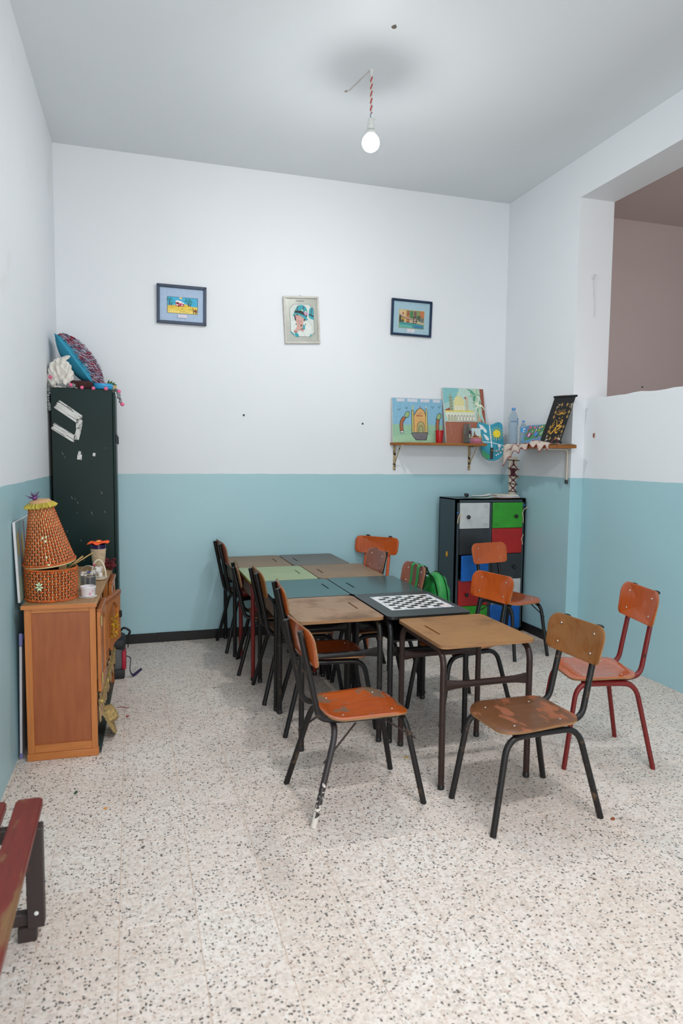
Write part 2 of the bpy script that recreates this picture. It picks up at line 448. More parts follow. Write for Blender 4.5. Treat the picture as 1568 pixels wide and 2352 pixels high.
# black tile skirting along the back wall and the short right wall
sk = enamel('black skirting paint', '191818', '4a4a4a', 0.66, 0.72, 0.4, 22)
base = BM(); base.box((0.0 + xl(YB), YB - 0.004, 0.0), (XR, YB, 0.078)); skb = struct('baseboard_back', base, pm('skirting mortar', '6f6a66', 0.8))
x = xl(YB) + 0.002
while x < XR - 0.03:
    L = min(0.243, XR - x - 0.014); q = BM(); q.box((x, YB - 0.014, 0.001), (x + L - 0.003, YB - 0.003, 0.083 + random.uniform(-0.003, 0.003)), bev=0.002); obj('skirting_tile', q, sk, skb); x += 0.243
base = BM(); base.box((XR - 0.004, Y1, 0.0), (XR, YB - 0.015, 0.078)); skr = struct('baseboard_right', base, pm('skirting mortar', '6f6a66', 0.8))
y = Y1 + 0.002
while y < YB - 0.05:
    L = min(0.243, YB - 0.016 - y); q = BM(); q.box((XR - 0.014, y, 0.001), (XR - 0.003, y + L - 0.003, 0.083), bev=0.002); obj('skirting_tile', q, sk, skr); y += 0.243

# ------------------------------------------------------------------ light bulb on its flex
def hanging_bulb(x, y):
    t = thing('hanging_bulb', 'lit white globe bulb hanging from the ceiling on a red and white flex', 'lamp', (x, y, 0))
    white = pm('white lamp plastic', 'd9dbd8', 0.4); red = pm('red flex', 'b5453f', 0.6); wh = pm('white flex', 'd8cfca', 0.6); blue = pm('blue wire', '2b5f8c', 0.5)
    c = 3.573; R = 0.055
    def lit(name, k):
        em = NT(name); em.b.inputs['Emission Color'].default_value = (1.0, 0.99, 0.965, 1); em.b.inputs['Emission Strength'].default_value = k; em.col((1, 1, 1, 1)); return em.m
    dome = []; neck = []
    for k in range(15):
        a = -PI / 2 + math.radians(81) * k / 14; dome.append((max(0.001, R * math.cos(a)), c + R * math.sin(a)))
    for k in range(9):
        a = math.radians(-9) + math.radians(63) * k / 8; neck.append((R * math.cos(a), c + R * math.sin(a)))
    q = BM(); q.lathe(dome, 32, cap1=False); gl = obj('globe', q, lit('lit bulb dome', BULB_DIFFUSER), t)
    prof = neck
    q = BM(); q.lathe(neck, 32, cap0=False); obj('globe_shoulder', q, lit('lit bulb shoulder', BULB_NECK), gl)
    zt = prof[-1][1]; rt = prof[-1][0]
    q = BM(); q.lathe([(rt + 0.001, zt), (rt + 0.002, zt + 0.006), (0.030, zt + 0.022), (0.021, zt + 0.034), (0.014, zt + 0.036)], 24); obj('bulb_collar', q, white, t)
    zs = zt + 0.034
    q = BM(); q.lathe([(0.023, zs), (0.0235, zs + 0.02), (0.021, zs + 0.022), (0.0195, zs + 0.062), (0.012, zs + 0.068), (0.004, zs + 0.07)], 24); obj('lamp_socket', q, white, t)
    q = BM(); q.tube(fillet([(0.012, 0, zs + 0.06), (0.03, 0, zs + 0.062), (0.033, 0, zs + 0.085)], 0.01), 0.0016, 6); obj('hook_wire', q, white, t)
    q = BM(); q.tube([(0.0, 0, zs + 0.065), (-0.004, 0, zs + 0.085), (0, 0, zs + 0.105)], 0.0025, 6); obj('bare_wire', q, blue, t)
    z0 = zs + 0.10; z1 = ZC
    for ph, m in ((0, red), (PI, wh)):
        q = BM(); pts = []
        n = 60
        for k in range(n + 1):
            f = k / n; a = ph + f * 2 * PI * 6; rr = 0.0042
            pts.append((rr * math.cos(a), rr * math.sin(a), z0 + (z1 - z0) * f))
        q.tube(pts, 0.0042, 6); obj('flex_strand', q, m, t)
    q = BM(); q.lathe([(0.007, z1 - 0.04), (0.011, z1 - 0.012), (0.013, z1)], 12); obj('ceiling_grommet', q, white, t)
    return t
hanging_bulb(1.476, 4.218)
# plastered cable trace and two patched spots on the ceiling
patch = pm('bare ceiling plaster', 'a9a296', 0.9, var=0.2, vs=60); pdark = pm('dark plaster hole', '6b6459', 0.9)
tr = obj('trim_1', BM().prism([(1.463, 4.225), (1.473, 4.227), (1.421, 4.505), (1.410, 4.501)], ZC - 0.0015, ZC + 0.001), pm('filled cable trace', 'c9c5bf', 0.9)); tr['kind'] = 'structure'; tr.rotation_euler = (0, 0, 0)
q = BM(); q.prism([(1.40 + 0.012 * math.cos(a) * random.uniform(.6, 1.2), 4.505 + 0.02 * math.sin(a) * random.uniform(.6, 1.2)) for a in [2 * PI * k / 9 for k in range(9)]], ZC - 0.002, ZC + 0.001); o = obj('trim_2', q, patch); o['kind'] = 'structure'
q = BM(); q.prism([(1.452 + 0.016 * math.cos(a) * random.uniform(.6, 1.2), 3.773 + 0.018 * math.sin(a) * random.uniform(.6, 1.2)) for a in [2 * PI * k / 9 for k in range(9)]], ZC - 0.002, ZC + 0.001); o = obj('trim_3', q, pdark); o['kind'] = 'structure'

# ------------------------------------------------------------------ school chairs
black = enamel('black frame enamel', '181718', '4b4441', 0.64, 0.72, 0.32, 20)
brownf = enamel('brown frame enamel', '33231f', '1c1716', 0.60, 0.68, 0.34, 16)
rustblack = enamel('chipped black frame enamel', '1d1a1a', '54402f', 0.58, 0.66, 0.4, 14)
redf = enamel('dark red frame enamel', '74211f', '351818', 0.62, 0.68, 0.35, 22)
orangef = pm('orange frame enamel', 'c8551c', 0.35)
lam = wood('orange laminate', 'a3430f', 'c25a1d', 0.25, (26, 2.2, 26), coat=0.9, bump=0.03)
lam_side = wood('orange laminate, grain upright', 'a5440f', 'c2591d', 0.28, (24, 24, 2), coat=0.5, bump=0.03)
lam_worn = wood('orange laminate worn at the edges', 'a3430f', 'c25a1d', 0.25, (26, 2.2, 26), coat=0.9, worn='7d5f45', wornlo=0.565, wornhi=0.59, wscale=6, bump=0.03)
worn = wood('worn chair plywood', '5f3d25', '75492c', 0.35, (26, 2.5, 26), coat=0.1, worn='a05c3a', wornlo=0.52, wornhi=0.56, wscale=5, wstretch=(1, 2, 1), bump=0.1)
worn_back = wood('worn backrest plywood', '74461f', '8f5a2c', 0.38, (20, 20, 2), worn='93602f', bump=0.08)
redwood = wood('dull red brown laminate', '8d4a33', 'a0583d', 0.35, (24, 24, 2.5), coat=0.1)
greywood = wood('faded brown plywood', '6f5543', '85674f', 0.5, (24, 24, 2.5))
ply = wood('raw plywood edge', '6a4930', '9c7248', 0.7, (3, 3, 60))
steel = pm('bright screw steel', 'c9c7c2', 0.3, metal=0.9)
capm = pm('black plastic cap', '151515', 0.4)

def shell_mesh(name, outline, zf, th, mats, plane='XY', yf=None):
    """bent plywood: outline rings, zf gives the bend"""
    b = BM(); n = len(outline); rings_t = []; rings_b = []
    cx = sum(p[0] for p in outline) / n; cy = sum(p[1] for p in outline) / n
    for s in (1.0, 0.985, 0.86, 0.66, 0.42, 0.2):
        rt, rb = [], []
        for x, y in outline:
            X = cx + (x - cx) * s; Y = cy + (y - cy) * s; z = zf(X, Y)
            e = 0.0015 if s == 1.0 else 0
            rt.append(b.bm.verts.new((X, Y, z - e))); rb.append(b.bm.verts.new((X, Y, z - th + e)))
        rings_t.append(rt); rings_b.append(rb)
    for i in range(len(rings_t) - 1):
        for k in range(n):
            j = (k + 1) % n
            b.bm.faces.new((rings_t[i][k], rings_t[i][j], rings_t[i + 1][j], rings_t[i + 1][k])).material_index = 0
            b.bm.faces.new((rings_b[i][j], rings_b[i][k], rings_b[i + 1][k], rings_b[i + 1][j])).material_index = 0
    b.bm.faces.new(rings_t[-1]); b.bm.faces.new(list(reversed(rings_b[-1])))
    for k in range(n):
        j = (k + 1) % n
        b.bm.faces.new((rings_t[0][j], rings_t[0][k], rings_b[0][k], rings_b[0][j])).material_index = 1
    if plane == 'XZ':
        for v in b.bm.verts: v.co = Vector((v.co.x, v.co.z, v.co.y))
    return b.mesh(name, mats)

SEAT_OUT = rounded([(-0.172, -0.195), (0.172, -0.195), (0.197, 0.205), (-0.197, 0.205)], [0.07, 0.07, 0.10, 0.10], 6)
def seat_z(x, y):
    z = 0.449 - 0.010 * (1 - (x / 0.2) ** 2) * (1 - ((y + 0.03) / 0.22) ** 2)
    if y > 0.10: z -= 0.9 * (y - 0.10) ** 2 * 2.0
    if y < -0.10: z += 1.1 * (y + 0.10) ** 2
    return z
BACK_OUT = rounded([(-0.182, -0.086), (0.182, -0.086), (0.198, 0.088), (-0.198, 0.088)], [0.03, 0.03, 0.06, 0.06], 6)
BACK_WIDE = rounded([(-0.212, -0.075), (0.212, -0.075), (0.218, 0.075), (-0.218, 0.075)], [0.04, 0.04, 0.045, 0.045], 6)
def back_y(x, z): return 0.55 * x * x
_seat_cache = {}
def cached(key, make):
    if key not in _seat_cache: _seat_cache[key] = make()
    return _seat_cache[key]

def make_chair(label, x, y, f, seat_m, back_m, frame_m, sz=1.0, sy=1.0, wide=False, braces=False, group='school chairs around the joined desks', tilt=0.0, leg_mats=None, cross=False, backtilt=0.0, caps=True):
    t = thing('school_chair', label, 'chair', (x, y, 0), math.atan2(-f[0], f[1]), group)
    t.scale = (1, sy, sz)
    r = 0.0142
    link('seat', cached(('seat', seat_m.name), lambda: shell_mesh('seat', SEAT_OUT, seat_z, 0.012, [seat_m, ply])), t)
    bo = BACK_WIDE if wide else BACK_OUT
    bk = link('backrest', cached(('back', back_m.name, wide), lambda: shell_mesh('backrest', bo, back_y, 0.010, [back_m, ply], 'XZ')), t, (0, -0.2845, 0.768), (math.radians(12 + backtilt), 0, 0))
    # uprights run down, turn forward and carry the seat
    for s in (-1, 1):
        pts = fillet([(s * 0.112, -0.318, 0.842), (s * 0.118, -0.232, 0.44), (s * 0.122, -0.14, 0.425), (s * 0.125, 0.14, 0.418)], [0.10, 0.03], 6)
        link('upright_tube', cached(('up', s, frame_m.name), lambda: BM().tube(pts, r, 10).mesh('upright_tube', frame_m)), t)
        if caps: link('tube_cap', cached(('cap', s), lambda: BM().lathe([(0.0142, 0), (0.019, 0.002), (0.0195, 0.006), (0.013, 0.012), (0.004, 0.013)], 14).mesh('tube_cap', capm)), t, (s * 0.112, -0.318, 0.841), (math.radians(12), 0, 0))
        if cross:
            fp = fillet([(s * 0.185, 0.262, 0.0), (s * 0.150, 0.175, 0.413), (0, 0.160, 0.413)], 0.075, 6)
            rp = fillet([(s * 0.212, -0.285, 0.0), (s * 0.165, -0.165, 0.407), (0, -0.150, 0.407)], 0.075, 6)
        else:
            fp = fillet([(s * 0.175, 0.258, 0.0), (s * 0.155, 0.185, 0.410), (s * 0.150, 0.0, 0.410)], 0.075, 6)
            rp = fillet([(s * 0.205, -0.283, 0.0), (s * 0.158, -0.178, 0.410), (s * 0.150, 0.0, 0.410)], 0.075, 6)
        for nm, pp in (('f', fp), ('r', rp)):
            m = (leg_mats or {}).get((nm, s), frame_m)
            link('leg', cached(('leg', nm, s, m.name, cross), lambda: BM().tube(pp, r, 10).mesh('leg', m)), t)
        if braces:
            link('brace_rod', cached(('brace', s, frame_m.name), lambda: BM().tube([(s * 0.19, -0.232, 0.27), (s * 0.13, -0.06, 0.405)], 0.0045, 6).mesh('brace_rod', brownf)), t)
            link('brace_rod', cached(('bracef', s, frame_m.name), lambda: BM().tube([(s * 0.165, 0.222, 0.31), (s * 0.13, 0.08, 0.405)], 0.0045, 6).mesh('brace_rod', brownf)), t)
    scr = cached('screw', lambda: BM().lathe([(0.0055, -0.004), (0.0055, 0.0), (0.004, 0.0018), (0.0005, 0.002)], 10).mesh('screw', steel))
    for sx in (-0.115, 0.115):
        for yy in (-0.115, 0.125): link('screw', scr, t, (sx, yy, seat_z(sx, yy)))
        for zz in (-0.045, 0.045): link('screw', scr, bk, (sx * 0.98, back_y(sx, 0) + 0.0005, zz), (math.radians(-90), 0, 0))
    return t

white_leg = NT('black enamel with white paint at the foot')
_g = white_leg.n('ShaderNodeTexCoord'); _s = white_leg.n('ShaderNodeSeparateXYZ'); white_leg.l(_g.outputs['Object'], _s.inputs[0])
_n = white_leg.noise(_g.outputs['Object'], 45, 4, 0.6)
_z = white_leg.math('ADD', white_leg.math('MULTIPLY', _s.outputs['Z'], -1.3), _n.outputs['Fac'])
white_leg.col(white_leg.mix(white_leg.ramp(_z, [(0.34, (0, 0, 0, 1)), (0.38, (1, 1, 1, 1))]), lin('2a2223'), lin('cfc6bd'))); white_leg.rough(0.45)

make_chair('orange laminate chair pulled out at the near left, one foot splashed white', 1.003, 2.955, (0.997, 0.06), lam_worn, lam, rustblack, braces=True, cross=True, caps=False, leg_mats={('r', 1): white_leg.m})
make_chair('worn bare-brown plywood chair nearest the photographer at the lone front desk', 1.69, 2.635, (-0.997, -0.06), worn, worn_back, rustblack)
make_chair('orange chair with a dark red tube frame, standing apart by the low wall', 2.37, 3.03, (-0.975, 0.21), lam, lam_side, redf, sz=1.075, sy=0.86, group=None)
make_chair('orange chair tucked under the wooden left desk beside the chessboard desk', 1.12, 3.86, (0.985, -0.10), lam_side, lam_side, black, caps=False)
make_chair('brown-backed chair tucked under the left teal desk', 1.08, 4.42, (1, 0.0), greywood, worn_back, black, caps=False)
make_chair('faded brown chair leaning at the pale green desk with red legs', 1.035, 5.02, (0.99, -0.12), greywood, greywood, black, sz=0.93, caps=False)
make_chair('tall chair with glossy red-brown back at the far left desk by the wall', 0.99, 5.655, (0.997, 0.06), redwood, redwood, black, sz=1.045, caps=False)
make_chair('orange chair turned askew at the chessboard desk', 1.95, 3.80, (-0.975, -0.22), lam, lam_side, black)
make_chair('orange chair facing the room in front of the coloured lockers', 2.99, 4.90, (0.20, -0.98), lam, lam_side, black, braces=True, sz=1.02)
make_chair('red-brown chair with the green backpack hung on its back', 1.60, 4.35, (-1, 0.0), redwood, redwood, black)
make_chair('red-brown chair at the worn right desk beside the pale green desk', 1.575, 5.04, (-1, -0.02), redwood, redwood, black, sz=1.01)
make_chair('orange-framed chair with a wide rounded back against the back wall', 1.925, 5.565, (-0.72, -0.69), lam, lam_side, orangef, sz=1.04, wide=True, group=None)

# ------------------------------------------------------------------ school desks
def desk_top_mesh(w, d, th, slot, mats):
    b = BM(); b.prism(rounded([(-w / 2, -d / 2), (w / 2, -d / 2), (w / 2, d / 2), (-w / 2, d / 2)], 0.035, 5), -th, 0, 0, 1)
    me = b.mesh('desk_top', mats)
    if slot:
        sx, sy0, sy1 = slot
        cb = BM(); cb.box((sx - 0.006, sy0, -0.008), (sx + 0.006, sy1, 0.01)); cm = cb.mesh('cut', mats, smooth=False)
        o = bpy.data.objects.new('tmp', me); c = bpy.data.objects.new('tmpcut', cm); COL.objects.link(o); COL.objects.link(c)
        md = o.modifiers.new('b', 'BOOLEAN'); md.object = c; md.operation = 'DIFFERENCE'; md.solver = 'EXACT'
        me2 = bpy.data.meshes.new_from_object(o.evaluated_get(bpy.context.evaluated_depsgraph_get()))
        bpy.data.objects.remove(o); bpy.data.objects.remove(c); me2.name = 'desk_top'; me = me2
    return me
def make_desk(label, x0, x1, y0, y1, z, top_m, frame_m, slot_side, tray=None, th=0.017, edge=None):
    w, d = x1 - x0, y1 - y0
    t = thing('school_desk', label, 'desk', ((x0 + x1) / 2, (y0 + y1) / 2, 0), 0, 'single school desks pushed together')
    slot = (slot_side * (w / 2 - 0.085), -0.075, 0.11) if slot_side else None
    link('desk_top', desk_top_mesh(w, d, th, slot, [top_m, edge or ply]), t, (0, 0, z))
    r = 0.0155; zt = z - th - r
    for sx in (-1, 1):
        xx = sx * (w / 2 - 0.022)
        for sy in (-1, 1):
            yy = sy * (d / 2 - 0.022)
            q = BM(); q.tube(fillet([(xx, yy, 0.012), (xx, yy, zt), (xx, 0, zt)], 0.085, 7), r, 12); lg = obj('leg', q, frame_m, t)
            q = BM(); q.lathe([(r * 0.9, 0.0), (r * 1.08, 0.003), (r * 1.08, 0.02), (r, 0.024)], 12, (xx, yy, 0)); obj('foot_cap', q, capm, lg)
    for sy in (-1, 1):
        yy = sy * (d / 2 - 0.022); L = w / 2 - 0.03; zz = z - 0.20
        xs = [-L, -L + 0.02, -L + 0.07, -L + 0.12, L - 0.12, L - 0.07, L - 0.02, L]
        fl = [(0.25, 1.75), (0.35, 1.65), (0.7, 1.15), (1, 1), (1, 1), (0.7, 1.15), (0.35, 1.65), (0.25, 1.75)]
        q = BM(); q.tube([(a, yy, zz) for a in xs], 0.0165, 10, flat=fl); obj('stretcher', q, frame_m, t)
    if tray is not None:
        q = BM(); q.box((-w / 2 + 0.04, -d / 2 + 0.04, z - 0.155), (w / 2 - 0.04, d / 2 - 0.04, z - 0.145)); q.box((tray * (w / 2 - 0.045) - 0.004, -d / 2 + 0.04, z - 0.155), (tray * (w / 2 - 0.045) + 0.004, d / 2 - 0.04, z - 0.03))
        obj('book_tray', q, greywood if tray < 0 else pm('black tray steel', '1c1b1b', 0.5), t)
    return t
dk_tan = wood('worn tan desk top', '83572d', 'a2733d', 0.42, (2.5, 26, 26), worn='7c5a34', wornlo=0.56, wornhi=0.70, wscale=3)
dk_pale = wood('worn pale brown desk top', '85644a', 'a17d5a', 0.42, (2.5, 26, 26), worn='7a5f49', wornlo=0.52, wornhi=0.70, wscale=3)
dk_brown = wood('worn grey brown desk top', '745a42', '917252', 0.45, (2.5, 26, 26), worn='b49a7c', wornlo=0.60, wornhi=0.72, wscale=4)
dk_dark = wood('dark grey brown desk top', '574a43', '6f6159', 0.4, (2.5, 26, 26))
dk_green = pm('pale green desk paint', '97a377', 0.4, var=0.06, vs=5)
dk_teal = pm('dark teal desk paint', '355a5b', 0.3, var=0.08, vs=4)
dk_teal2 = pm('teal desk paint with dark reflection', '2f5051', 0.22, var=0.10, vs=4)  # same teal, with the dark reflection on this top put into its colour
dk_black = pm('black grey desk paint', '303335', 0.38, var=0.08, vs=5)
black_edge = enamel('black painted edge', '171717', '6a6a6a', 0.66, 0.7, 0.4, 40)
make_desk('tan wooden desk standing out at the front right of the block', 1.388, 1.902, 2.863, 3.425, 0.712, dk_tan, brownf, -1)
make_desk('black-topped desk under the chessboard sheet', 1.342, 1.852, 3.436, 4.072, 0.722, dk_black, black, 0, tray=1, edge=black_edge)
make_desk('pale brown wooden desk left of the chessboard desk', 0.842, 1.334, 3.466, 4.072, 0.718, dk_pale, rustblack, 1)
make_desk('teal desk in the left row, second from the front', 0.83, 1.336, 4.080, 4.684, 0.719, dk_teal, black, 1, tray=-1, edge=black_edge)
make_desk('glossy dark teal desk in the right row in front of the backpack chair', 1.344, 1.850, 4.080, 4.684, 0.719, dk_teal2, black, -1, tray=1, edge=black_edge)
make_desk('pale green desk with dark red legs in the left row', 0.79, 1.288, 4.692, 5.294, 0.719, dk_green, redf, 1, tray=-1, edge=pm('yellow green paint edge', '9a9c3a', 0.5))
make_desk('worn brown desk right of the pale green desk', 1.296, 1.80, 4.692, 5.294, 0.719, dk_brown, black, -1, tray=1)
make_desk('grey-brown desk in the far left place against the back wall', 0.75, 1.236, 5.302, 5.905, 0.719, dk_brown, black, 1, tray=-1)
make_desk('dark brown desk in the far right place against the back wall', 1.246, 1.725, 5.302, 5.905, 0.719, dk_dark, black, -1, tray=-1)

# chessboard print
L = [('r', 'e4e3e0', (0, 0, 1, 1))]
for k in range(220):
    s = random.random(); e = random.choice((random.uniform(0, .065), random.uniform(.935, 1))); u, v = (s, e) if random.random() < .5 else (e, s)
    L.append(('e', random.choice(['8fa9c9', '5f86b8', 'b9c6d8', '9aa0ab', 'e0c6cc', '3f6fae']), (u, v, random.uniform(.006, .016), random.uniform(.006, .016)))) if k < 150 else None
for i in range(8):
    for j in range(8):
        if (i + j) % 2 == 0: L.append(('r', '1d1d1e', (.075 + i * .10625, .075 + j * .10625, .075 + (i + 1) * .10625, .075 + (j + 1) * .10625)))
L.append(('r', 'e9cdd2', (.075 + 7 * .10625, .075, .955, .075 + .10625)))
t = thing('chessboard_sheet', 'black and white chessboard print with a blue flowered border, on the black desk', 'game board', (1.42, 3.585, 0.7222))
picture('printed_sheet', t, 0.395, 0.385, L, rot=(math.radians(-90), 0, 0), step=0.000003, rough=0.35)

# ------------------------------------------------------------------ coloured lockers
lk_dark = enamel('dark grey locker paint', '374349', '5a6064', 0.70, 0.74, 0.4, 18)
lk = dict(white=pm('white door paint', 'b9bbbb', 0.4), green=pm('green door paint', '2f8f23', 0.4), grey=pm('charcoal door paint', '2a2d31', 0.4), red=pm('red door paint', '9e1414', 0.4), blue=pm('blue door paint', '1460b4', 0.4))
LX0, LX1, LY0, LY1, LZ = 2.75, 3.455, 5.45, 5.79, 1.235
t = thing('locker_unit', 'dark grey steel locker unit with ten small coloured doors', 'locker', (0, 0, 0))
q = BM(); th = 0.012
q.box((LX0, LY0, 0.0), (LX0 + th, LY1, LZ)); q.box((LX1 - th, LY0, 0), (LX1, LY1, LZ)); q.box((LX0, LY0, LZ - th), (LX1, LY1, LZ)); q.box((LX0, LY1 - th, 0), (LX1, LY1, LZ)); q.box((LX0, LY0, 0.0), (LX1, LY1, 0.035))
q.box((LX0, LY0, LZ - 0.036), (LX1, LY0 + 0.02, LZ)); q.box((LX0, LY0, 0), (LX0 + 0.034, LY0 + 0.02, LZ)); q.box((LX1 - 0.034, LY0, 0), (LX1, LY0 + 0.02, LZ)); q.box((3.083, LY0, 0.03), (3.112, LY0 + 0.02, LZ - 0.03))
for k in range(1, 5): q.box((LX0 + 0.01, LY0 + 0.012, 0.035 + k * 0.2335 - 0.006), (LX1 - 0.01, LY1 - 0.01, 0.035 + k * 0.2335 + 0.006))
obj('cabinet_body', q, lk_dark, t, smooth=False)
rows = [('white', 'green'), ('grey', 'red'), ('blue', 'grey'), ('red', 'white'), ('green', 'blue')]
knob_b = lambda: BM().lathe([(0.006, 0), (0.006, 0.010), (0.016, 0.014), (0.0185, 0.022), (0.015, 0.030), (0.006, 0.033)], 16)
rope_m = pm('cream cotton cord', 'cbb899', 0.8)
for ri, (a, c) in enumerate(rows):
    z1 = LZ - 0.038 - ri * 0.2335; z0 = z1 - 0.2295
    for ci, cn in enumerate((a, c)):
        x0, x1 = ((2.787, 3.081), (3.114, 3.419))[ci]
        ajar = (ri == 2 and ci == 0)
        hx = x1 if ci == 0 else x0                      # hinges by the middle post
        q = BM(); w = x1 - x0; X0 = -w if ci == 0 else 0; X1 = 0 if ci == 0 else w
        q.box((X0, -0.012, 0), (X1, 0.004, z1 - z0), bev=0.002)
        d = obj('door', q, lk[cn], t, (hx, LY0, z0)); d['label'] = cn.replace('grey', 'charcoal') + ' painted locker door'
        if ajar: d.rotation_euler = (0, 0, math.radians(9))
        sx = -1 if ci == 0 else 1
        cx = sx * 0.055
        q = BM()
        for zz in (0.022, 0.040, z1 - z0 - 0.022, z1 - z0 - 0.040):
            for k in range(3): q.lathe([(0.0032, 0), (0.0032, 0.0006)], 8, (sx * (0.022 + k * 0.016), zz, 0))
        q.xf(Matrix.Rotation(math.radians(90), 4, 'X')); h = obj('vent_hole', q, pm('vent dark', '050505', 0.9), d, (0, -0.0119, 0)); h['kind'] = 'stuff'
        q = BM(); x_a, x_b = sorted((sx * 0.018, sx * 0.080)); zc = (z1 - z0) * 0.52
        q.box((x_a, -0.0132, zc - 0.024), (x_b, -0.011, zc + 0.024), bev=0.001); q.box((x_a + 0.003, -0.0138, zc - 0.021), (x_b - 0.003, -0.0125, zc + 0.021), bev=0.0006); obj('label_frame', q, lk[cn], d)
        if (ri, ci) in ((0, 0), (0, 1), (2, 1), (3, 0)):
            q = knob_b(); q.xf(Matrix.Rotation(math.radians(90), 4, 'X')); obj('knob', q, capm, d, (sx * (w - 0.075), -0.011, (z1 - z0) * 0.46))
        if (ri, ci) in ((0, 0), (0, 1), (1, 1)):
            e = sx * (w - 0.004); zt = (z1 - z0) * 0.55
            q = BM(); o1 = [(e, -0.013, zt), (e + sx * 0.012, -0.02, zt + 0.006), (e + sx * 0.022, -0.018, zt - 0.02), (e + sx * 0.030, -0.016, zt - 0.075)]
            o2 = [(e, -0.013, zt), (e + sx * 0.004, -0.018, zt - 0.02), (e + sx * 0.002, -0.016, zt - 0.05)]
            if ci == 1: o2 = [(e, -0.013, zt), (e + sx * 0.01, -0.02, zt + 0.04), (e + sx * 0.035, -0.02, zt + 0.055), (e + sx * 0.055, -0.018, zt + 0.062)] if ri == 0 else [(e, -0.013, zt), (e + sx * 0.008, -0.018, zt + 0.03), (e + sx * 0.014, -0.016, zt + 0.045)]; o1 = [(e, -0.013, zt), (e + sx * 0.004, -0.02, zt - 0.02), (e + sx * 0.010, -0.016, zt - 0.085 if ri == 0 else zt - 0.05)]
            q.tube(fillet(o1, 0.01, 4), 0.0034, 6); q.tube(fillet(o2, 0.01, 4), 0.003, 6); q.ball((e, -0.014, zt), 0.0065, 1); obj('cord_tie', q, rope_m, d)
q = BM(); q.lathe([(0.0165, 0), (0.0165, 0.003), (0.012, 0.006), (0.001, 0.007)], 16); q.xf(Matrix.Rotation(math.radians(-90), 4, 'Y')); q.xf(Matrix.Scale(1.6, 4, (0, 0, 1))); st = obj('yellow_sticker', q, pm('yellow plastic', 'd99a17', 0.5), t, (LX0 - 0.0005, 5.61, 0.72)); st['label'] = 'small yellow oval badge'
for xx, zz in ((2.767, 1.11), (3.44, 1.17)):
    obj('blue_rivet', BM().lathe([(0.007, 0), (0.007, 0.003), (0.001, 0.004)], 10).xf(Matrix.Rotation(math.radians(90), 4, 'X')), pm('blue plastic', '1f6fc0', 0.5), t, (xx, LY0, zz))
# things lying on the lockers
for i, (xx, yy) in enumerate(((2.885, 5.54), (2.96, 5.67))):
    q = knob_b(); o = obj('door_knob', q, capm, None, (xx, yy, LZ + (0.004 if i else 0.022)), (math.radians(75 if i == 0 else 0), 0, 0.6))
    tag(o, ['loose black door knob lying on its side at the front of the locker top', 'loose black door knob standing behind the other one on the locker top'][i], 'knob', 'loose knobs on the lockers')
paperc = [pm('paper white', 'd5d6d2', 0.7), pm('paper mint', 'b9d3c8', 0.7), pm('paper cream', 'd9cfb8', 0.7), pm('paper lilac', 'c4bfd0', 0.7), pm('paper ochre', 'b98646', 0.7), pm('paper grey', '9aa09e', 0.7)]
def sheet(name, label, cat, x, y, z, w, d, th, rz, m, group, curl=0.0):
    q = BM(); n = 6
    rows_ = []
    for zz in (0, th):
        rows_.append([[q.bm.verts.new((-w / 2 + w * i / n, -d / 2 + d * j / n, zz + curl * (abs(i / n - .5) * 2) ** 2 * (1 if i > n / 2 else .3))) for j in range(n + 1)] for i in range(n + 1)])
    A, B = rows_
    for i in range(n):
        for j in range(n):
            q.bm.faces.new((B[i][j], B[i + 1][j], B[i + 1][j + 1], B[i][j + 1])); q.bm.faces.new((A[i][j], A[i][j + 1], A[i + 1][j + 1], A[i + 1][j]))
    for i in range(n):
        q.bm.faces.new((A[i][0], A[i + 1][0], B[i + 1][0], B[i][0])); q.bm.faces.new((A[i + 1][n], A[i][n], B[i][n], B[i + 1][n]))
        q.bm.faces.new((A[0][i + 1], A[0][i], B[0][i], B[0][i + 1])); q.bm.faces.new((A[n][i], A[n][i + 1], B[n][i + 1], B[n][i]))
    return tag(obj(name, q, m, None, (x, y, z), (0, 0, rz)), label, cat, group)
sheet('paper_sheet', 'curled mint green sheet on the left of the locker top', 'paper', 3.05, 5.56, LZ + 0.001, 0.20, 0.15, 0.004, 0.2, paperc[1], 'papers on the lockers', 0.009)
sheet('paper_sheet', 'crumpled white sheet with print lying over the mint green sheet', 'paper', 3.07, 5.60, LZ + 0.0145, 0.17, 0.12, 0.003, -0.3, paperc[0], 'papers on the lockers', 0.02)
zst = LZ
for k, (m, w, d, th, rz, lb) in enumerate([(4, .23, .17, .004, .05, 'ochre folder at the bottom of the stack on the locker top'), (0, .22, .17, .006, -.1, 'white booklet just above the ochre folder'), (3, .21, .16, .007, .08, 'lilac-edged magazine in the middle of the locker stack'), (0, .20, .16, .005, -.15, 'white magazine second from the top of the locker stack'), (2, .20, .15, .006, .12, 'cream booklet topmost on the locker stack')]):
    sheet('magazine', lb, 'magazine', 3.30 + (k % 2) * 0.012, 5.575, zst, w, d, th, rz, paperc[m], 'magazines stacked on the lockers'); zst += th + 0.0005
sheet('paper_sheet', 'white sheet sticking out of the front of the magazine stack', 'paper', 3.185, 5.49, LZ + 0.0105, 0.03, 0.05, 0.002, 0.5, paperc[0], 'papers on the lockers')
q = BM()
q.box((2.80, 5.56, 0.505), (2.84, 5.72, 0.56), bev=0.01); tag(obj('paper_bundle', q, paperc[0]), 'crumpled white papers inside the locker behind the ajar blue door', 'paper')

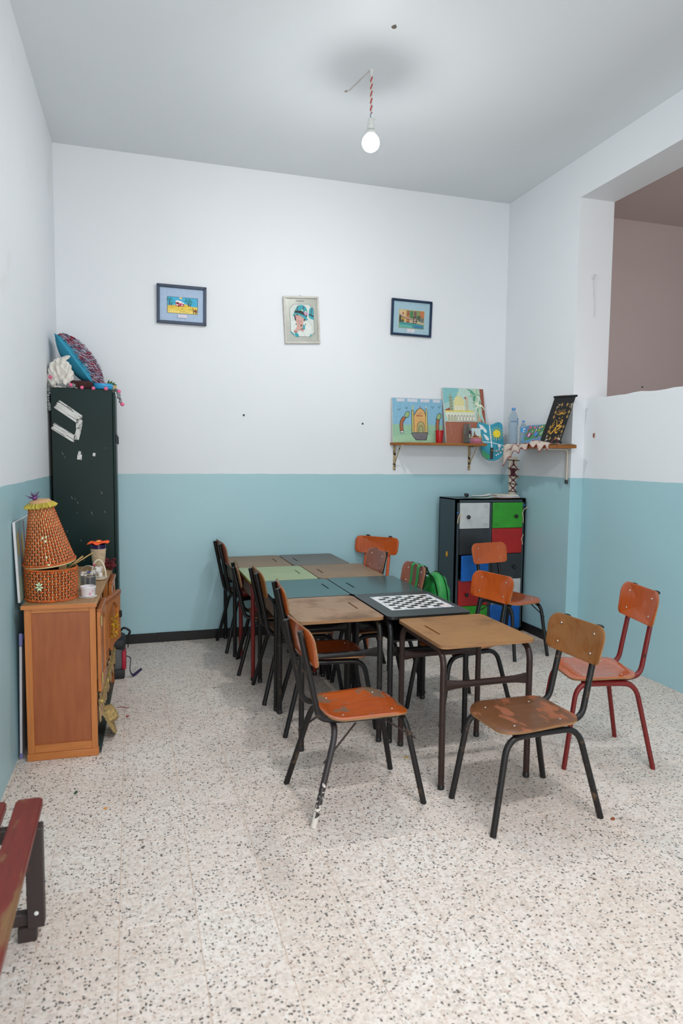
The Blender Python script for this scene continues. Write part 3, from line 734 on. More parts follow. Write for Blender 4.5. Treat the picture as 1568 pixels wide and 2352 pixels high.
# ------------------------------------------------------------------ tall green locker with a painted U
tall_m = enamel('dark green locker enamel', '142b28', '4b2c24', 0.71, 0.73, 0.40, 9, spec=0.16)
TX0, TX1, TY0, TY1, TZ = -0.532, -0.100, 5.272, 5.88, 2.068
t = thing('tall_locker', 'tall dark green steel locker with a rough white U painted on its side', 'locker')
q = BM(); q.box((TX0, TY0, 0.06), (TX1 - 0.02, TY1, TZ), bev=0.004); q.box((TX0, TY0 - 0.002, 0.06), (TX0 + 0.008, TY0 + 0.01, TZ)); obj('cabinet_body', q, tall_m, t)
for xx in (TX0 + 0.03, TX1 - 0.055):
    for yy in (TY0 + 0.03, TY1 - 0.03): obj('leg', BM().box((xx - 0.015, yy - 0.015, 0), (xx + 0.015, yy + 0.015, 0.065)), black, t)
for k in range(2):
    y0 = TY0 + 0.01 + k * 0.297; q = BM(); q.box((TX1 - 0.019, y0, 0.08), (TX1, y0 + 0.29, TZ - 0.015), bev=0.003); d = obj('door', q, tall_m, t)
    obj('handle', BM().box((TX1, y0 + 0.03 if k == 0 else y0 + 0.24, 1.68), (TX1 + 0.012, y0 + 0.05 if k == 0 else y0 + 0.26, 1.745), bev=0.003), black, d)
# brushed white paint: strands of bristle marks
def brush(p0, p1, wid, n=26, ragged=0.25, skip=0.16):
    q = BM()
    p0 = Vector(p0); p1 = Vector(p1); d = (p1 - p0); nn = Vector((-d.y, d.x)).normalized()
    for k in range(n):
        f = (k + .5) / n - .5
        a0 = random.uniform(0, ragged * .35); a1 = 1 - random.uniform(0, ragged * .35); cuts = [a0]
        while cuts[-1] < a1:
            cuts.append(min(a1, cuts[-1] + random.uniform(.15, .6)))
        for a, c in zip(cuts, cuts[1:]):
            if random.random() < skip * (0.3 + 1.4 * abs(f)): continue
            h = wid / n * random.uniform(.45, .75)
            A = p0 + d * a + nn * (f * wid); B = p0 + d * (c - .005) + nn * (f * wid)
            pts = [A - nn * h, B - nn * h * .8, B + nn * h * .8, A + nn * h]
            q.poly([(v.x, TY0 - 0.0025, v.y) for v in pts])
    o = obj('paint_mark', q, pm('white wall paint', 'd6d6d2', 0.7), t, smooth=False); o['label'] = 'rough white brushed paint'; o['kind'] = 'stuff'
brush((-0.500, 1.957), (-0.338, 1.842), 0.066)
brush((-0.528, 1.800), (-0.375, 1.700), 0.048)
brush((-0.345, 1.850), (-0.352, 1.775), 0.040, n=14); brush((-0.350, 1.790), (-0.372, 1.700), 0.036, n=14)
for cx, cz, w in ((-0.353, 1.577, 0.03), (-0.352, 1.607, 0.018), (-0.254, 1.596, 0.018)):
    brush((cx, cz - w * .7), (cx + 0.004, cz + w * .7), w, n=8, skip=.25)
q = BM()
for k in range(16):
    a = random.uniform(-.5, -.16); z = random.uniform(.7, 2.0); L_ = random.uniform(.004, .02)
    q.poly([(a, TY0 - 0.0022, z), (a + 0.0012, TY0 - 0.0022, z), (a + L_ * .5, TY0 - 0.0022, z - L_), (a + L_ * .5 - .0012, TY0 - 0.0022, z - L_)])
o = obj('scratches', q, pm('white wall paint', 'd6d6d2', 0.7), t, smooth=False); o['kind'] = 'stuff'

# --- things on top of the tall locker
teal = pm('teal cushion cloth', '2f8fae', 0.8, bump=0.2, bs=300)
t = thing('cushion', 'teal cushion with a shaggy red, white and blue yarn front', 'cushion', (-0.345, 5.60, TZ + 0.185))
def pillow(w, h, d, n=14):
    b = BM(); gr = {}
    for s in (-1, 1):
        for i in range(n + 1):
            for j in range(n + 1):
                u = i / n * 2 - 1; v = j / n * 2 - 1
                k = ((1 - abs(u) ** 2.2) * (1 - abs(v) ** 2.2)) ** 0.55
                pin = 1 - 0.07 * (1 - abs(u)) * abs(v) ** 6 - 0.0
                if (abs(u) == 1 or abs(v) == 1) and s == 1: gr[(s, i, j)] = gr[(-1, i, j)]; continue
                gr[(s, i, j)] = b.bm.verts.new((u * w / 2 * (1 - 0.06 * (1 - v * v)), s * d / 2 * k, v * h / 2 * (1 - 0.06 * (1 - u * u))))
        for i in range(n):
            for j in range(n):
                f = [gr[(s, i, j)], gr[(s, i + 1, j)], gr[(s, i + 1, j + 1)], gr[(s, i, j + 1)]]
                b.bm.faces.new(f if s < 0 else f[::-1])
    return b
_ez = Vector((-.58, .03, .81)).normalized(); _n = Vector((.80, -.10, .58)); _n = (_n - _ez * _n.dot(_ez)).normalized()
_mm = Matrix(((-_n).cross(_ez), -_n, _ez)).transposed().to_4x4(); _mm.translation = (-0.370, 5.565, TZ + 0.232); t.matrix_world = _mm
obj('cushion_body', pillow(0.36, 0.43, 0.17), teal, t)
q = BM()
for k in range(1500):
    u = random.uniform(-.95, .95); v = random.uniform(-.95, .95)
    kk = ((1 - abs(u) ** 2.2) * (1 - abs(v) ** 2.2)) ** 0.55
    p = Vector((u * .18, -0.085 * kk, v * .212)); dirn = Vector((random.uniform(-.5, .5), -1, random.uniform(-1.4, .1))).normalized()
    L_ = random.uniform(.022, .042); mid = p + dirn * L_ * .6; end = mid + (dirn + Vector((0, 0.3, -1.0))).normalized() * L_ * .6
    q.tube([p, mid, end], [.0022, .0026, .0016], 3, mat=random.choice((0, 0, 1, 1, 1, 2)), cap=False)
o = obj('yarn_pile', q, [pm('red yarn', '9b1f35', 0.9), pm('white blue yarn', 'b9bccb', 0.9), pm('navy yarn', '4a4668', 0.9)], t); o['kind'] = 'stuff'
# crumpled white bag
def crumple(name, label, cat, loc, sx, sy, sz, m, seed, amp=0.35, sub=4):
    rnd = random.Random(seed); q = BM(); r = bmesh.ops.create_icosphere(q.bm, subdivisions=sub, radius=1)
    ds = [(Vector((rnd.gauss(0, 1), rnd.gauss(0, 1), rnd.gauss(0, 1))).normalized(), rnd.uniform(2.5, 10), rnd.uniform(0, 6)) for _ in range(12)]
    for v in r['verts']:
        k = 1.0; n = v.co.copy()
        for d, fq, ph in ds: k += amp / 4 * (abs(math.sin(fq * n.dot(d) + ph)) - .5)
        v.co = Vector((n.x * sx * k, n.y * sy * k, max(n.z * sz * k, -sz * .75)))
    return tag(obj(name, q, m, None, loc, angle=25), label, cat)
bag_m = pm('white plastic film', 'd4d0c8', 0.45, var=0.04)
o = crumple('plastic_bag', 'crumpled white bag on the wall side of the tall locker top', 'bag', (-0.475, 5.345, TZ + 0.082), 0.066, 0.062, 0.105, bag_m, 3, 0.5)
q = BM(); q.lathe([(0.002, 0), (0.012, 0.005), (0.018, 0.04), (0.012, 0.085), (0.002, 0.10)], 10, wob=lambda i, k: .003 * math.sin(3 * k)); obj('bag_corner', q, bag_m, o, (-0.015, 0.0, 0.105), (math.radians(10), math.radians(62), 0))
q = BM(); q.lathe([(0.002, 0), (0.016, 0.02), (0.024, 0.06), (0.006, 0.10)], 10, wob=lambda i, k: .004 * math.sin(3 * k)); obj('bag_corner', q, bag_m, o, (0.06, -0.02, -0.06), (math.radians(10), math.radians(115), 0))
# braided brown wreath
brown_y = pm('dark brown wool', '3a1d1b', 0.95, bump=0.4, bs=250)
t = thing('braided_wreath', 'dark brown braided wool ring under the cushion on the tall locker', 'wreath', (-0.335, 5.348, TZ + 0.03))
for ph in (0, 2 * PI / 3, 4 * PI / 3):
    pts = []
    for k in range(61):
        a = 2 * PI * k / 60; rr = 0.060 + 0.015 * math.cos(9 * a + ph); pts.append((rr * math.cos(a), rr * math.sin(a) * 0.75, 0.018 * math.sin(9 * a + ph)))
    q = BM(); q.tube(pts, 0.014, 8); obj('braid_strand', q, brown_y, t)
# blue fluted bowl
q = BM(); q.lathe([(0.045, 0), (0.066, 0.004), (0.071, 0.014), (0.069, 0.018), (0.072, 0.026), (0.070, 0.031), (0.071, 0.042), (0.062, 0.046), (0.055, 0.034), (0.02, 0.02)], 28)
tag(obj('plastic_bowl', q, pm('sky blue plastic', '2d93c4', 0.35), None, (-0.185, 5.36, TZ + 0.001)), 'sky blue ribbed plastic bowl at the front of the tall locker top', 'bowl')
# crochet flower behind the bowl
t = thing('crochet_flower', 'red crocheted flower with green leaves behind the blue bowl', 'decoration', (-0.18, 5.46, TZ + 0.002))
q = BM()
for k in range(6): q.ball((0.022 * math.cos(k * PI / 3) - .02, 0.022 * math.sin(k * PI / 3), 0.055), 0.016, 1, sq=(1, 1, .7), jit=.1)
obj('petals', q, pm('red wool', 'b3151f', 0.9), t)
for k in range(4):
    q = BM(); q.lathe([(0.001, 0), (0.009, 0.012), (0.006, 0.03), (0.001, 0.042)], 6); obj('leaf', q, pm('green wool', '1f5a34', 0.9), t, (0.025 + 0.008 * k, 0, 0.045), (0, math.radians(15 + 22 * k), 0))
q = BM(); q.lathe([(0.03, 0), (0.03, 0.045), (0.02, 0.05)], 12); obj('flower_base', q, pm('cream wool', 'c9b999', 0.9), t, (-.01, 0, 0))
# beige gift box with gold cord at the corner
t = thing('gift_box', 'small beige box with a gold cord on the right corner of the tall locker', 'box', (-0.118, 5.42, TZ + 0.0005))
obj('box_body', BM().box((-0.028, -0.03, 0), (0.028, 0.03, 0.042), bev=0.004), pm('beige satin', 'b59a63', 0.4), t)
q = BM(); q.tube([(0.0, -0.032, 0), (0.0, -0.032, 0.044), (0.0, 0.032, 0.044)], 0.0025, 6); q.tube(fillet([(0.0, -0.01, 0.044), (-0.02, -0.02, 0.075), (-0.045, -0.02, 0.05)], 0.02), 0.0012, 5); obj('cord', q, pm('gold cord', '8a6a2a', 0.4, metal=0.4), t)
# grey garland with pink pompoms draped round the rim
t = thing('pompom_garland', 'grey woolly garland with pink pompoms draped over the tall locker top', 'garland', (0, 0, TZ))
gw = pm('grey fuzzy wool', '7f8384', 0.95, var=.25, vs=40, bump=.5, bs=200); pk = pm('pink pompom', 'e06a90', 0.95, bump=.4, bs=300)
def fuzzy(pts, r, seed):
    rnd = random.Random(seed); q = BM()
    for a, c in zip(pts, pts[1:]):
        for k in range(4):
            p = Vector(a).lerp(Vector(c), k / 4); q.ball(p + Vector((rnd.uniform(-.004, .004), rnd.uniform(-.004, .004), rnd.uniform(-.003, .003))), r * rnd.uniform(.8, 1.15), 1, jit=.18)
    return q
obj('wool_cord', fuzzy([(-0.515, 5.35, 0.045), (-0.50, 5.30, 0.03), (-0.44, 5.285, 0.018), (-0.37, 5.285, 0.012)], 0.020, 1), gw, t)
obj('wool_cord', fuzzy([(-0.549, 5.285, 0.03), (-0.549, 5.275, -0.04), (-0.549, 5.275, -0.11), (-0.547, 5.28, -0.17)], 0.012, 2), gw, t)
obj('wool_cord', fuzzy([(-0.105, 5.40, 0.012), (-0.085, 5.37, 0.0), (-0.075, 5.34, -0.045), (-0.062, 5.33, -0.09)], 0.013, 3), gw, t)
for p in ((-0.535, 5.30, 0.075), (-0.40, 5.268, 0.022), (-0.325, 5.266, 0.006), (-0.248, 5.266, 0.004), (-0.162, 5.262, 0.004), (-0.052, 5.33, -0.10), (-0.075, 5.36, -0.005)):
    obj('pompom', BM().ball((0, 0, 0), 0.0135 if p[0] < -.2 else 0.015, 2, jit=.08), pk, t, p)

# ------------------------------------------------------------------ wooden sideboard
pine = wood('varnished pine', 'a8622c', 'c0763a', 0.35, (24, 24, 2), coat=0.15)
pine_h = wood('varnished pine, lengthwise', 'a8622c', 'c0763a', 0.35, (2, 2, 24), coat=0.15)
ply_p = wood('varnished plywood panel', '8a4520', '9c562c', 0.4, (14, 14, 2), coat=0.1)
pine_d = wood('darker pine', '8d4d22', 'a8622f', 0.4, (24, 24, 2), coat=0.15)
dusty = wood('dusty pine top', '8a6743', 'a5815a', 0.6, (24, 2, 24))
brass = pm('brass', 'c9b27a', 0.3, metal=0.7)
t = thing('sideboard', 'orange-brown wooden sideboard with one door hanging open, along the left wall', 'cabinet', (-0.188, 3.735, 0), math.radians(-2.6))
W_, D_, H_ = 0.345, 1.22, 0.826     # local: x from -W_ to 0, y from 0 to D_
# near end: frame and panel
for x0, x1, z0, z1, m, nm in ((-W_, -W_ + 0.034, 0.03, H_ - 0.02, pine, 'end_stile'), (-0.030, 0, 0.03, H_ - 0.02, pine, 'end_stile'), (-W_ + 0.034, -0.030, 0.04, 0.082, pine_h, 'end_rail'), (-W_ + 0.034, -0.030, H_ - 0.044, H_ - 0.02, pine_h, 'end_rail')):
    obj(nm, BM().box((x0, 0, z0), (x1, 0.024, z1), bev=0.0015), m, t)
obj('end_rail', BM().box((-W_ - 0.003, -0.006, 0.0), (0.004, 0.03, 0.04), bev=0.003), pine_h, t)
obj('end_panel', BM().box((-W_ + 0.03, 0.008, 0.07), (-0.028, 0.018, H_ - 0.04)), ply_p, t)
obj('back_panel', BM().box((-W_, 0.02, 0.04), (-W_ + 0.008, D_, H_ - 0.02)), ply_p, t)
obj('far_end', BM().box((-W_, D_ - 0.02, 0.0), (0, D_, H_ - 0.02)), pine, t)
obj('top_board', BM().box((-W_ - 0.012, -0.012, H_ - 0.021), (0.008, D_ + 0.01, H_), bev=0.004), [dusty], t)
obj('top_lip', BM().box((-W_ - 0.0125, -0.0135, H_ - 0.0215), (0.0085, -0.0118, H_ - 0.001)), pine_h, t)
obj('shelf', BM().box((-W_ + 0.01, 0.02, 0.275), (-0.004, D_ - 0.02, 0.292)), dusty, t)
obj('bottom_board', BM().box((-W_ + 0.01, 0.02, 0.02), (-0.03, D_ - 0.02, 0.038)), dusty, t)
for yy in (0.37, 0.80): obj('front_post', BM().box((-0.024, yy - 0.02, 0.29), (0, yy + 0.02, H_ - 0.02)), pine, t)
obj('front_post', BM().box((-0.03, D_ - 0.06, 0.0), (0.004, D_ - 0.02, 0.30), bev=0.002), pine_d, t)
def cab_door(y0, w, ang, z0, z1, arched=True, open_panel=False):
    q = BM(); h = z1 - z0; st_ = 0.055
    d = obj('door', q.box((0, 0, 0), (0.02, st_, h), bev=0.002).box((0, w - st_, 0), (0.02, w, h), bev=0.002).box((0, st_, 0), (0.02, w - st_, st_), bev=0.002), pine, t, (0.002, y0, z0), (0, 0, math.radians(-ang)))
    # arched top rail
    pts = [(st_, h), (w - st_, h), (w - st_, h - 0.10)]
    for k in range(11):
        f = k / 10; pts.append((w - st_ - (w - 2 * st_) * f, h - 0.10 + 0.055 * math.sin(PI * f)))
    q = BM(); q.prism(pts, 0, 0.02); q.xf(Matrix(((0, 0, 1, 0), (1, 0, 0, 0), (0, 1, 0, 0), (0, 0, 0, 1)))); obj('arched_rail', q, pine_h, d)
    q = BM(); q.box((-0.001, -0.004, h - 0.012), (0.026, w + 0.004, h + 0.003), bev=0.004); q.box((0.019, 0, h - 0.025), (0.024, w, h - 0.012), bev=0.002); obj('top_moulding', q, pine_d, d)
    if not open_panel:
        obj('raised_panel', BM().box((0.004, st_ - 0.005, st_ - 0.005), (0.013, w - st_ + 0.005, h - 0.045), bev=0.003), pine_d, d)
    else:
        for k in range(2): obj('inner_bar', BM().box((0.004, st_ + 0.04 + k * 0.055, st_), (0.016, st_ + 0.058 + k * 0.055, h - 0.05)), pine_d, d)
    return d
d = cab_door(0.045, 0.315, 0, 0.33, H_ - 0.05)
for zz in (0.05, 0.36): obj('hinge', BM().tube([(0.024, -0.006, zz), (0.024, -0.006, zz + 0.055)], 0.005, 8).lathe([(0.006, zz + 0.012), (0.0065, zz + 0.018)], 8, (0.024, -0.006, 0)).lathe([(0.006, zz + 0.036), (0.0065, zz + 0.042)], 8, (0.024, -0.006, 0)), brass, d)
d = cab_door(0.39, 0.32, 11, 0.455, 0.755, open_panel=True)
q = BM()
for k in range(60):
    p = Vector((random.uniform(.018, .034), random.uniform(.09, .20), random.uniform(.05, .17))); q.tube([p, p + Vector((random.uniform(-.01, .02), random.uniform(-.02, .02), random.uniform(-.02, .02)))], [.0035, .0008], 3)
o = obj('tinsel', q, pm('gold tinsel', 'd8b21c', 0.25, metal=0.6), d); o['kind'] = 'stuff'
obj('handle', BM().box((0.02, 0.285, 0.13), (0.034, 0.303, 0.175), bev=0.004), capm, d)
d = cab_door(0.845, 0.315, 0, 0.33, H_ - 0.05)
# dusty lace runner along the shelf edge with a yellow garland
q = BM(); n = 60
for i in range(n):
    y0 = 0.03 + 1.13 * i / n; y1 = 0.03 + 1.13 * (i + 1) / n; zl = lambda j: 0.165 + 0.018 * math.sin(j * 1.9) + 0.012 * math.sin(j * 4.3)
    q.poly([(0.004 + .004 * math.sin(i), y0, 0.292), (0.004 + .004 * math.sin(i + 1), y1, 0.292), (0.010 + .008 * math.sin((i + 1) * 1.3), y1, zl(i + 1)), (0.010 + .008 * math.sin(i * 1.3), y0, zl(i))])
tag(obj('lace_runner', q, pm('dusty brown lace', 'a88a63', 0.9, var=.3, vs=40), None, (-0.188, 3.735, 0), (0, 0, math.radians(-2.6))), 'frayed brownish lace strip hanging from the sideboard shelf', 'cloth')
q = BM(); q.tube([(0.016, 0.04 + 1.1 * k / 24, 0.262 + 0.008 * math.sin(k * 1.1)) for k in range(25)], 0.0022, 5)
for k in range(14): q.ball((0.018, 0.06 + k * 0.08, 0.262 + random.uniform(-.012, .012)), random.uniform(.005, .01), 1, jit=.2)
tag(obj('garland', q, pm('yellow garland', 'a8914a', 0.7, var=.3, vs=30), None, (-0.188, 3.735, 0), (0, 0, math.radians(-2.6))), 'thin yellow garland strung along the lace of the sideboard', 'garland')
# dark green slab and straw hat on the floor below it
q = BM(); q.box((0, 0, 0), (0.20, 1.26, 0.012), bev=0.003); tag(obj('stone_slab', q, pm('dark green stone', '3c4742', 0.35, var=.2, vs=14), None, (-0.372, 3.765, 0.001), (0, 0, math.radians(-2.0))), 'dark green stone slab on the floor sticking out under the sideboard', 'slab')
straw = pm('straw', 'a98f5c', 0.9, var=.25, vs=60, bump=.5, bs=120)
t = thing('straw_hat', 'crushed straw hat leaning out from under the sideboard', 'hat', (-0.150, 4.02, 0.105), rot=(math.radians(14), math.radians(62), math.radians(20)))
obj('brim', BM().lathe([(0.045, 0.0), (0.08, 0.004), (0.115, -0.004), (0.118, 0.0), (0.08, 0.009), (0.045, 0.006)], 28, wob=lambda i, k: .008 * math.sin(k * .9), cap0=False, cap1=False), straw, t)
obj('crown', BM().lathe([(0.05, 0.0), (0.048, 0.03), (0.04, 0.05), (0.02, 0.056), (0.002, 0.055)], 24, wob=lambda i, k: .004 * math.sin(k * 1.4), cap0=False), straw, t)
# white board behind the sideboard
t = thing('whiteboard', 'white board with a lilac rim wedged behind the sideboard on the wall', 'board', (-0.578, 3.80, 0.0), rot=(0, math.radians(1.2), math.radians(-1.1)))
obj('board_face', BM().box((0.0, 0.0, 0.02), (0.012, 1.0, 0.615)), pm('whiteboard face', 'bdb9bd', 0.3), t)
q = BM(); q.box((-0.002, -0.006, 0.0), (0.016, 0.004, 0.028), bev=.002).box((-0.002, -0.006, 0.60), (0.016, 0.004, 0.67), bev=.004); q.box((-0.002, -0.004, 0.61), (0.016, 1.0, 0.635), bev=.003); obj('board_rim', q, pm('lilac plastic rim', '6f6f9c', 0.4), t)

# ------------------------------------------------------------------ on the sideboard
ZS = H_ + 0.0008
wick = pm('orange wicker', 'b8561b', 0.5, var=.2, vs=30); stake = pm('tan wicker stake', 'd2a777', 0.6, var=.15, vs=30); wdark = pm('basket inside shade', '5a2712', 0.9)
def weave(b, prof, rows_, N, h, amp, mat=0, stakes=True):
    """bands woven round N stakes; prof(f) -> (radius, z)"""
    seg = N * 6
    for i in range(rows_):
        ring = []
        for j, (dz, dr) in enumerate(((-.40, -.002), (-.2, .0012), (.2, .0012), (.40, -.002))):
            f = (i + .5 + dz) / rows_; R, z = prof(f)
            ring.append([b.bm.verts.new(((R + dr + amp * math.cos(N / 2 * a + i * PI)) * math.cos(a), (R + dr + amp * math.cos(N / 2 * a + i * PI)) * math.sin(a), z)) for a in [2 * PI * k / seg for k in range(seg)]])
        for A, B in zip(ring, ring[1:]):
            for k in range(seg):
                if math.cos(N / 2 * 2 * PI * (k + .5) / seg + i * PI) < -0.62: continue
                b.bm.faces.new((A[k], A[(k + 1) % seg], B[(k + 1) % seg], B[k])).material_index = mat
    for k in range(N):
        a = 2 * PI * k / N; pts = []
        for s in range(5):
            R, z = prof(s / 4); pts.append((R * math.cos(a) * .999, R * math.sin(a) * .999, z))
        wd = 0.0022
        tg = Vector((-math.sin(a), math.cos(a), 0)) * wd
        for p, r2 in zip(pts, pts[1:]):
            p = Vector(p); r2 = Vector(r2); b.bm.faces.new([b.bm.verts.new(v) for v in (p - tg, p + tg, r2 + tg, r2 - tg)]).material_index = 1
    return b
def braid(R, z, r=0.004, n=40):
    q = BM()
    for ph in (0, PI):
        q.tube([((R + r * .7 * math.cos(n * a + ph)) * math.cos(a), (R + r * .7 * math.cos(n * a + ph)) * math.sin(a), z + r * .7 * math.sin(n * a + ph)) for a in [2 * PI * k / (n * 6) for k in range(n * 6 + 1)]], r * .8, 5)
    return q
t = thing('wicker_basket', 'tall orange wicker basket with a conical lid, on the near end of the sideboard', 'basket', (-0.415, 3.905, ZS))
RB = 0.130; HB = 0.165
pf = lambda f: (RB - 0.004 + 0.004 * f, 0.004 + (HB - 0.008) * f)
obj('woven_wall', weave(BM(), pf, 11, 44, HB, 0.0042), [wick, stake], t)
obj('inner_shade', BM().lathe([(0.01, 0.003), (RB - 0.012, 0.003), (RB - 0.009, HB - 0.004), (RB - 0.002, HB), (RB - 0.004, HB - 0.006)], 48, cap1=False), [wdark], t)  # dark liner added as the shade seen through the weave holes
obj('rim_braid', braid(RB - 0.001, HB, 0.0045), wick, t); obj('base_braid', braid(RB - 0.002, 0.005, 0.0045), wick, t)
obj('cloth_lining', BM().lathe([(RB - 0.012, HB - 0.02), (RB - 0.006, HB + 0.004), (RB - 0.001, HB + 0.006), (RB - 0.003, HB + 0.002)], 40, wob=lambda i, k: .0015 * math.sin(k * 2.1), cap0=False, cap1=False), pm('yellow green lining', '8f8a4a', 0.9), t)
lid = bpy.data.objects.new('lid', None); COL.objects.link(lid); lid.parent = t; lid.location = (-0.006, 0.01, HB + 0.024); lid.rotation_euler = (math.radians(4), math.radians(-6.5), 0)
HL = 0.315
pl = lambda f: (0.129 - (0.129 - 0.056) * (f ** 0.92), 0.006 + (HL - 0.006) * f)
obj('lid_woven_wall', weave(BM(), pl, 21, 44, HL, 0.0038), [wick, stake], lid)
obj('lid_inner_shade', BM().lathe([(0.122, 0.004), (0.05, HL), (0.001, HL + 0.001)], 40, cap0=False), wdark, lid)  # the lid's dark liner, painted shade behind its weave
obj('lid_hoop', BM().lathe([(0.126, 0), (0.132, 0), (0.132, 0.009), (0.126, 0.009), (0.126, 0)], 48, cap0=False, cap1=False), pm('pale cane', 'c9a878', 0.6), lid)
obj('lid_braid', braid(0.130, 0.012, 0.0045), wick, lid)
obj('cloth_top', BM().lathe([(0.058, HL - 0.012), (0.060, HL + 0.012), (0.048, HL + 0.028), (0.02, HL + 0.033), (0.001, HL + 0.033)], 28, cap0=False), pm('tan cloth', 'c0976c', 0.9), lid)
q = BM(); n = 64; r0 = []; r1 = []
for k in range(n):
    a = 2 * PI * k / n; w = .008 * math.sin(k * 2.35); r0.append(q.bm.verts.new((0.060 * math.cos(a), 0.060 * math.sin(a), HL + 0.016))); r1.append(q.bm.verts.new(((0.079 + w) * math.cos(a), (0.079 + w) * math.sin(a), HL - 0.008 + 1.0 * w)))
for k in range(n): q.bm.faces.new((r0[k], r0[(k + 1) % n], r1[(k + 1) % n], r1[k]))
obj('ruffle', q, pm('yellow ruffle cloth', 'b5a23f', 0.8), lid)
q = BM(); q.ball((-0.022, -0.012, HL + 0.042), 0.013, 2)
for k in range(14):
    a = random.uniform(0, 6.3); e = random.uniform(.2, 1.2); dv = Vector((math.cos(a) * math.cos(e), math.sin(a) * math.cos(e), math.sin(e))); p = Vector((-0.022, -0.012, HL + 0.04)); q.tube([p, p + dv * random.uniform(.03, .05)], [.0035, .001], 4)
obj('tinsel_bow', q, pm('purple tinsel', '6d3f78', 0.25, metal=.5), lid)
gem = pm('clear gem', 'c9c7a0', 0.15, metal=.4)
for nm, par, items in (('gem', lid, [(-1.62, .48), (-1.50, .42), (-1.44, .49), (-1.55, .16), (-1.50, .03)]),):
    for a, f in items:
        R, z = pl(f); q = BM(); q.ball((0, 0, 0), 0.0065, 1, sq=(1, .6, 1.4)); obj(nm, q, gem, par, ((R + .006) * math.cos(a), (R + .006) * math.sin(a), z), (0, random.uniform(-.8, .8), 0))
for k in range(7):
    a = k * 2 * PI / 7; q = BM(); q.ball((0, 0, 0), 0.0095, 1, sq=(.5, .4, 1.2)); A = -1.92 + 0.09 * math.sin(a); R = RB + .004
    obj('gem', q, pm('pale gem', 'b9cfa8', 0.15, metal=.3), t, (R * math.cos(A), R * math.sin(A), .085 + .016 * math.cos(a)), (0, a, 0))
# stuff in the basket
for i, (p, r, c, lb) in enumerate((((0.085, 0.05, HB + 0.008), 0.014, '3f9a63', 'green bead ball at the open rim of the wicker basket'),)):
    tag(obj('craft_ball', BM().ball((0, 0, 0), r, 2), pm('green bead', c, 0.4), None, (-0.415 + p[0], 3.90 + p[1], ZS + p[2])), lb, 'ball')
q = BM(); q.box((-0.003, -0.003, 0), (0.003, 0.003, 0.155), bev=.001); tag(obj('wooden_stick', q, pm('pale stick wood', 'b08d58', 0.7), None, (-0.335, 3.955, ZS + HB - 0.015), (math.radians(-8), math.radians(60), 0.15)), 'long pale stick poking out of the wicker basket', 'stick', 'sticks in the wicker basket')
q = BM(); q.box((-0.004, -0.003, 0), (0.004, 0.003, 0.105), bev=.001); tag(obj('wooden_stick', q, pm('pale stick wood', 'b08d58', 0.7), None, (-0.338, 3.93, ZS + HB - 0.012), (0, math.radians(52), 0.05)), 'shorter pale stick below the long one in the wicker basket', 'stick', 'sticks in the wicker basket')
q = BM(); q.box((-0.02, -0.002, 0), (0.02, 0.002, 0.03), bev=.001); tag(obj('card_piece', q, pm('kraft card', 'b08f60', 0.8), None, (-0.355, 3.86, ZS + HB - 0.008), (math.radians(-15), math.radians(12), 0.2)), 'small kraft card standing in the mouth of the wicker basket', 'card')
# ramekin
t = thing('ramekin', 'white fluted porcelain ramekin with a pink flower beside the wicker basket', 'bowl', (-0.231, 3.90, ZS))
porc = pm('white porcelain', 'd8d2d4', 0.2, var=.02)
obj('ramekin_body', BM().lathe([(0.030, 0), (0.036, 0.002), (0.0385, 0.04), (0.0415, 0.044), (0.0415, 0.055), (0.039, 0.056), (0.036, 0.05), (0.033, 0.01), (0.002, 0.008)], 48, wob=lambda i, k: (.0007 if k % 2 else 0) if 0 < i < 3 else 0), porc, t)
q = BM()
for k in range(5): q.ball((0.005 * math.cos(k * 1.257), 0, 0.005 * math.sin(k * 1.257)), 0.003, 1, sq=(1, .25, 1))
for k in range(4): q.ball((0.012 + 0.004 * math.cos(k * 1.57), 0.003, 0.013 + 0.004 * math.sin(k * 1.57)), 0.0025, 1, sq=(1, .25, 1))
obj('flower_print', q, pm('pink print', 'cf7f9c', 0.3), t, (0.012, -0.0375, 0.018), (0, 0, math.radians(16)))
q = BM(); n = 40; rr_ = [0.047 + .003 * math.sin(k * 2.2) for k in range(n)]
q.prism([(rr_[k] * math.cos(2 * PI * k / n), rr_[k] * math.sin(2 * PI * k / n)) for k in range(n)], -0.0006, 0.0, zf=lambda x, y: 0.0008 + .0016 * (1 + math.sin(60 * x + 50 * y)) / 2)
tag(obj('doily', q, pm('white lace', 'd9d4cf', 0.9), None, (-0.231, 3.90, ZS - 0.0002)), 'small white frilled doily under the ramekin', 'doily')
bpy.data.objects['ramekin'].location.z += 0.0022
# glass jar behind the ramekin with a wire handle and shells
clear = glass_material('clear glass', 'dfe8ea', 0.03, 0.06)
t = thing('glass_jar', 'clear glass jar with a wire handle, a shell tray in its mouth, behind the ramekin', 'jar', (-0.240, 4.075, ZS))
obj('jar_wall', BM().lathe([(0.036, 0.0), (0.041, 0.004), (0.0415, 0.085), (0.0405, 0.085), (0.040, 0.006), (0.03, 0.003)], 32, cap1=False), clear, t)
q = BM(); q.tube([(0.042 * math.cos(a), 0.042 * math.sin(a), 0.083) for a in [2 * PI * k / 32 for k in range(33)]], 0.0022, 6); q.tube([(0.044 * math.cos(a), 0, 0.086 + 0.056 * math.sin(a)) for a in [PI * k / 20 for k in range(21)]], 0.0022, 6)
for a in (-1.9, -1.3): q.tube([(0.043 * math.cos(a), 0.043 * math.sin(a), 0.083), (0.043 * math.cos(a), 0.043 * math.sin(a), 0.01)], 0.0022, 6)
obj('wire_handle', q, pm('grey wire', 'a9a39b', 0.35, metal=.5), t)
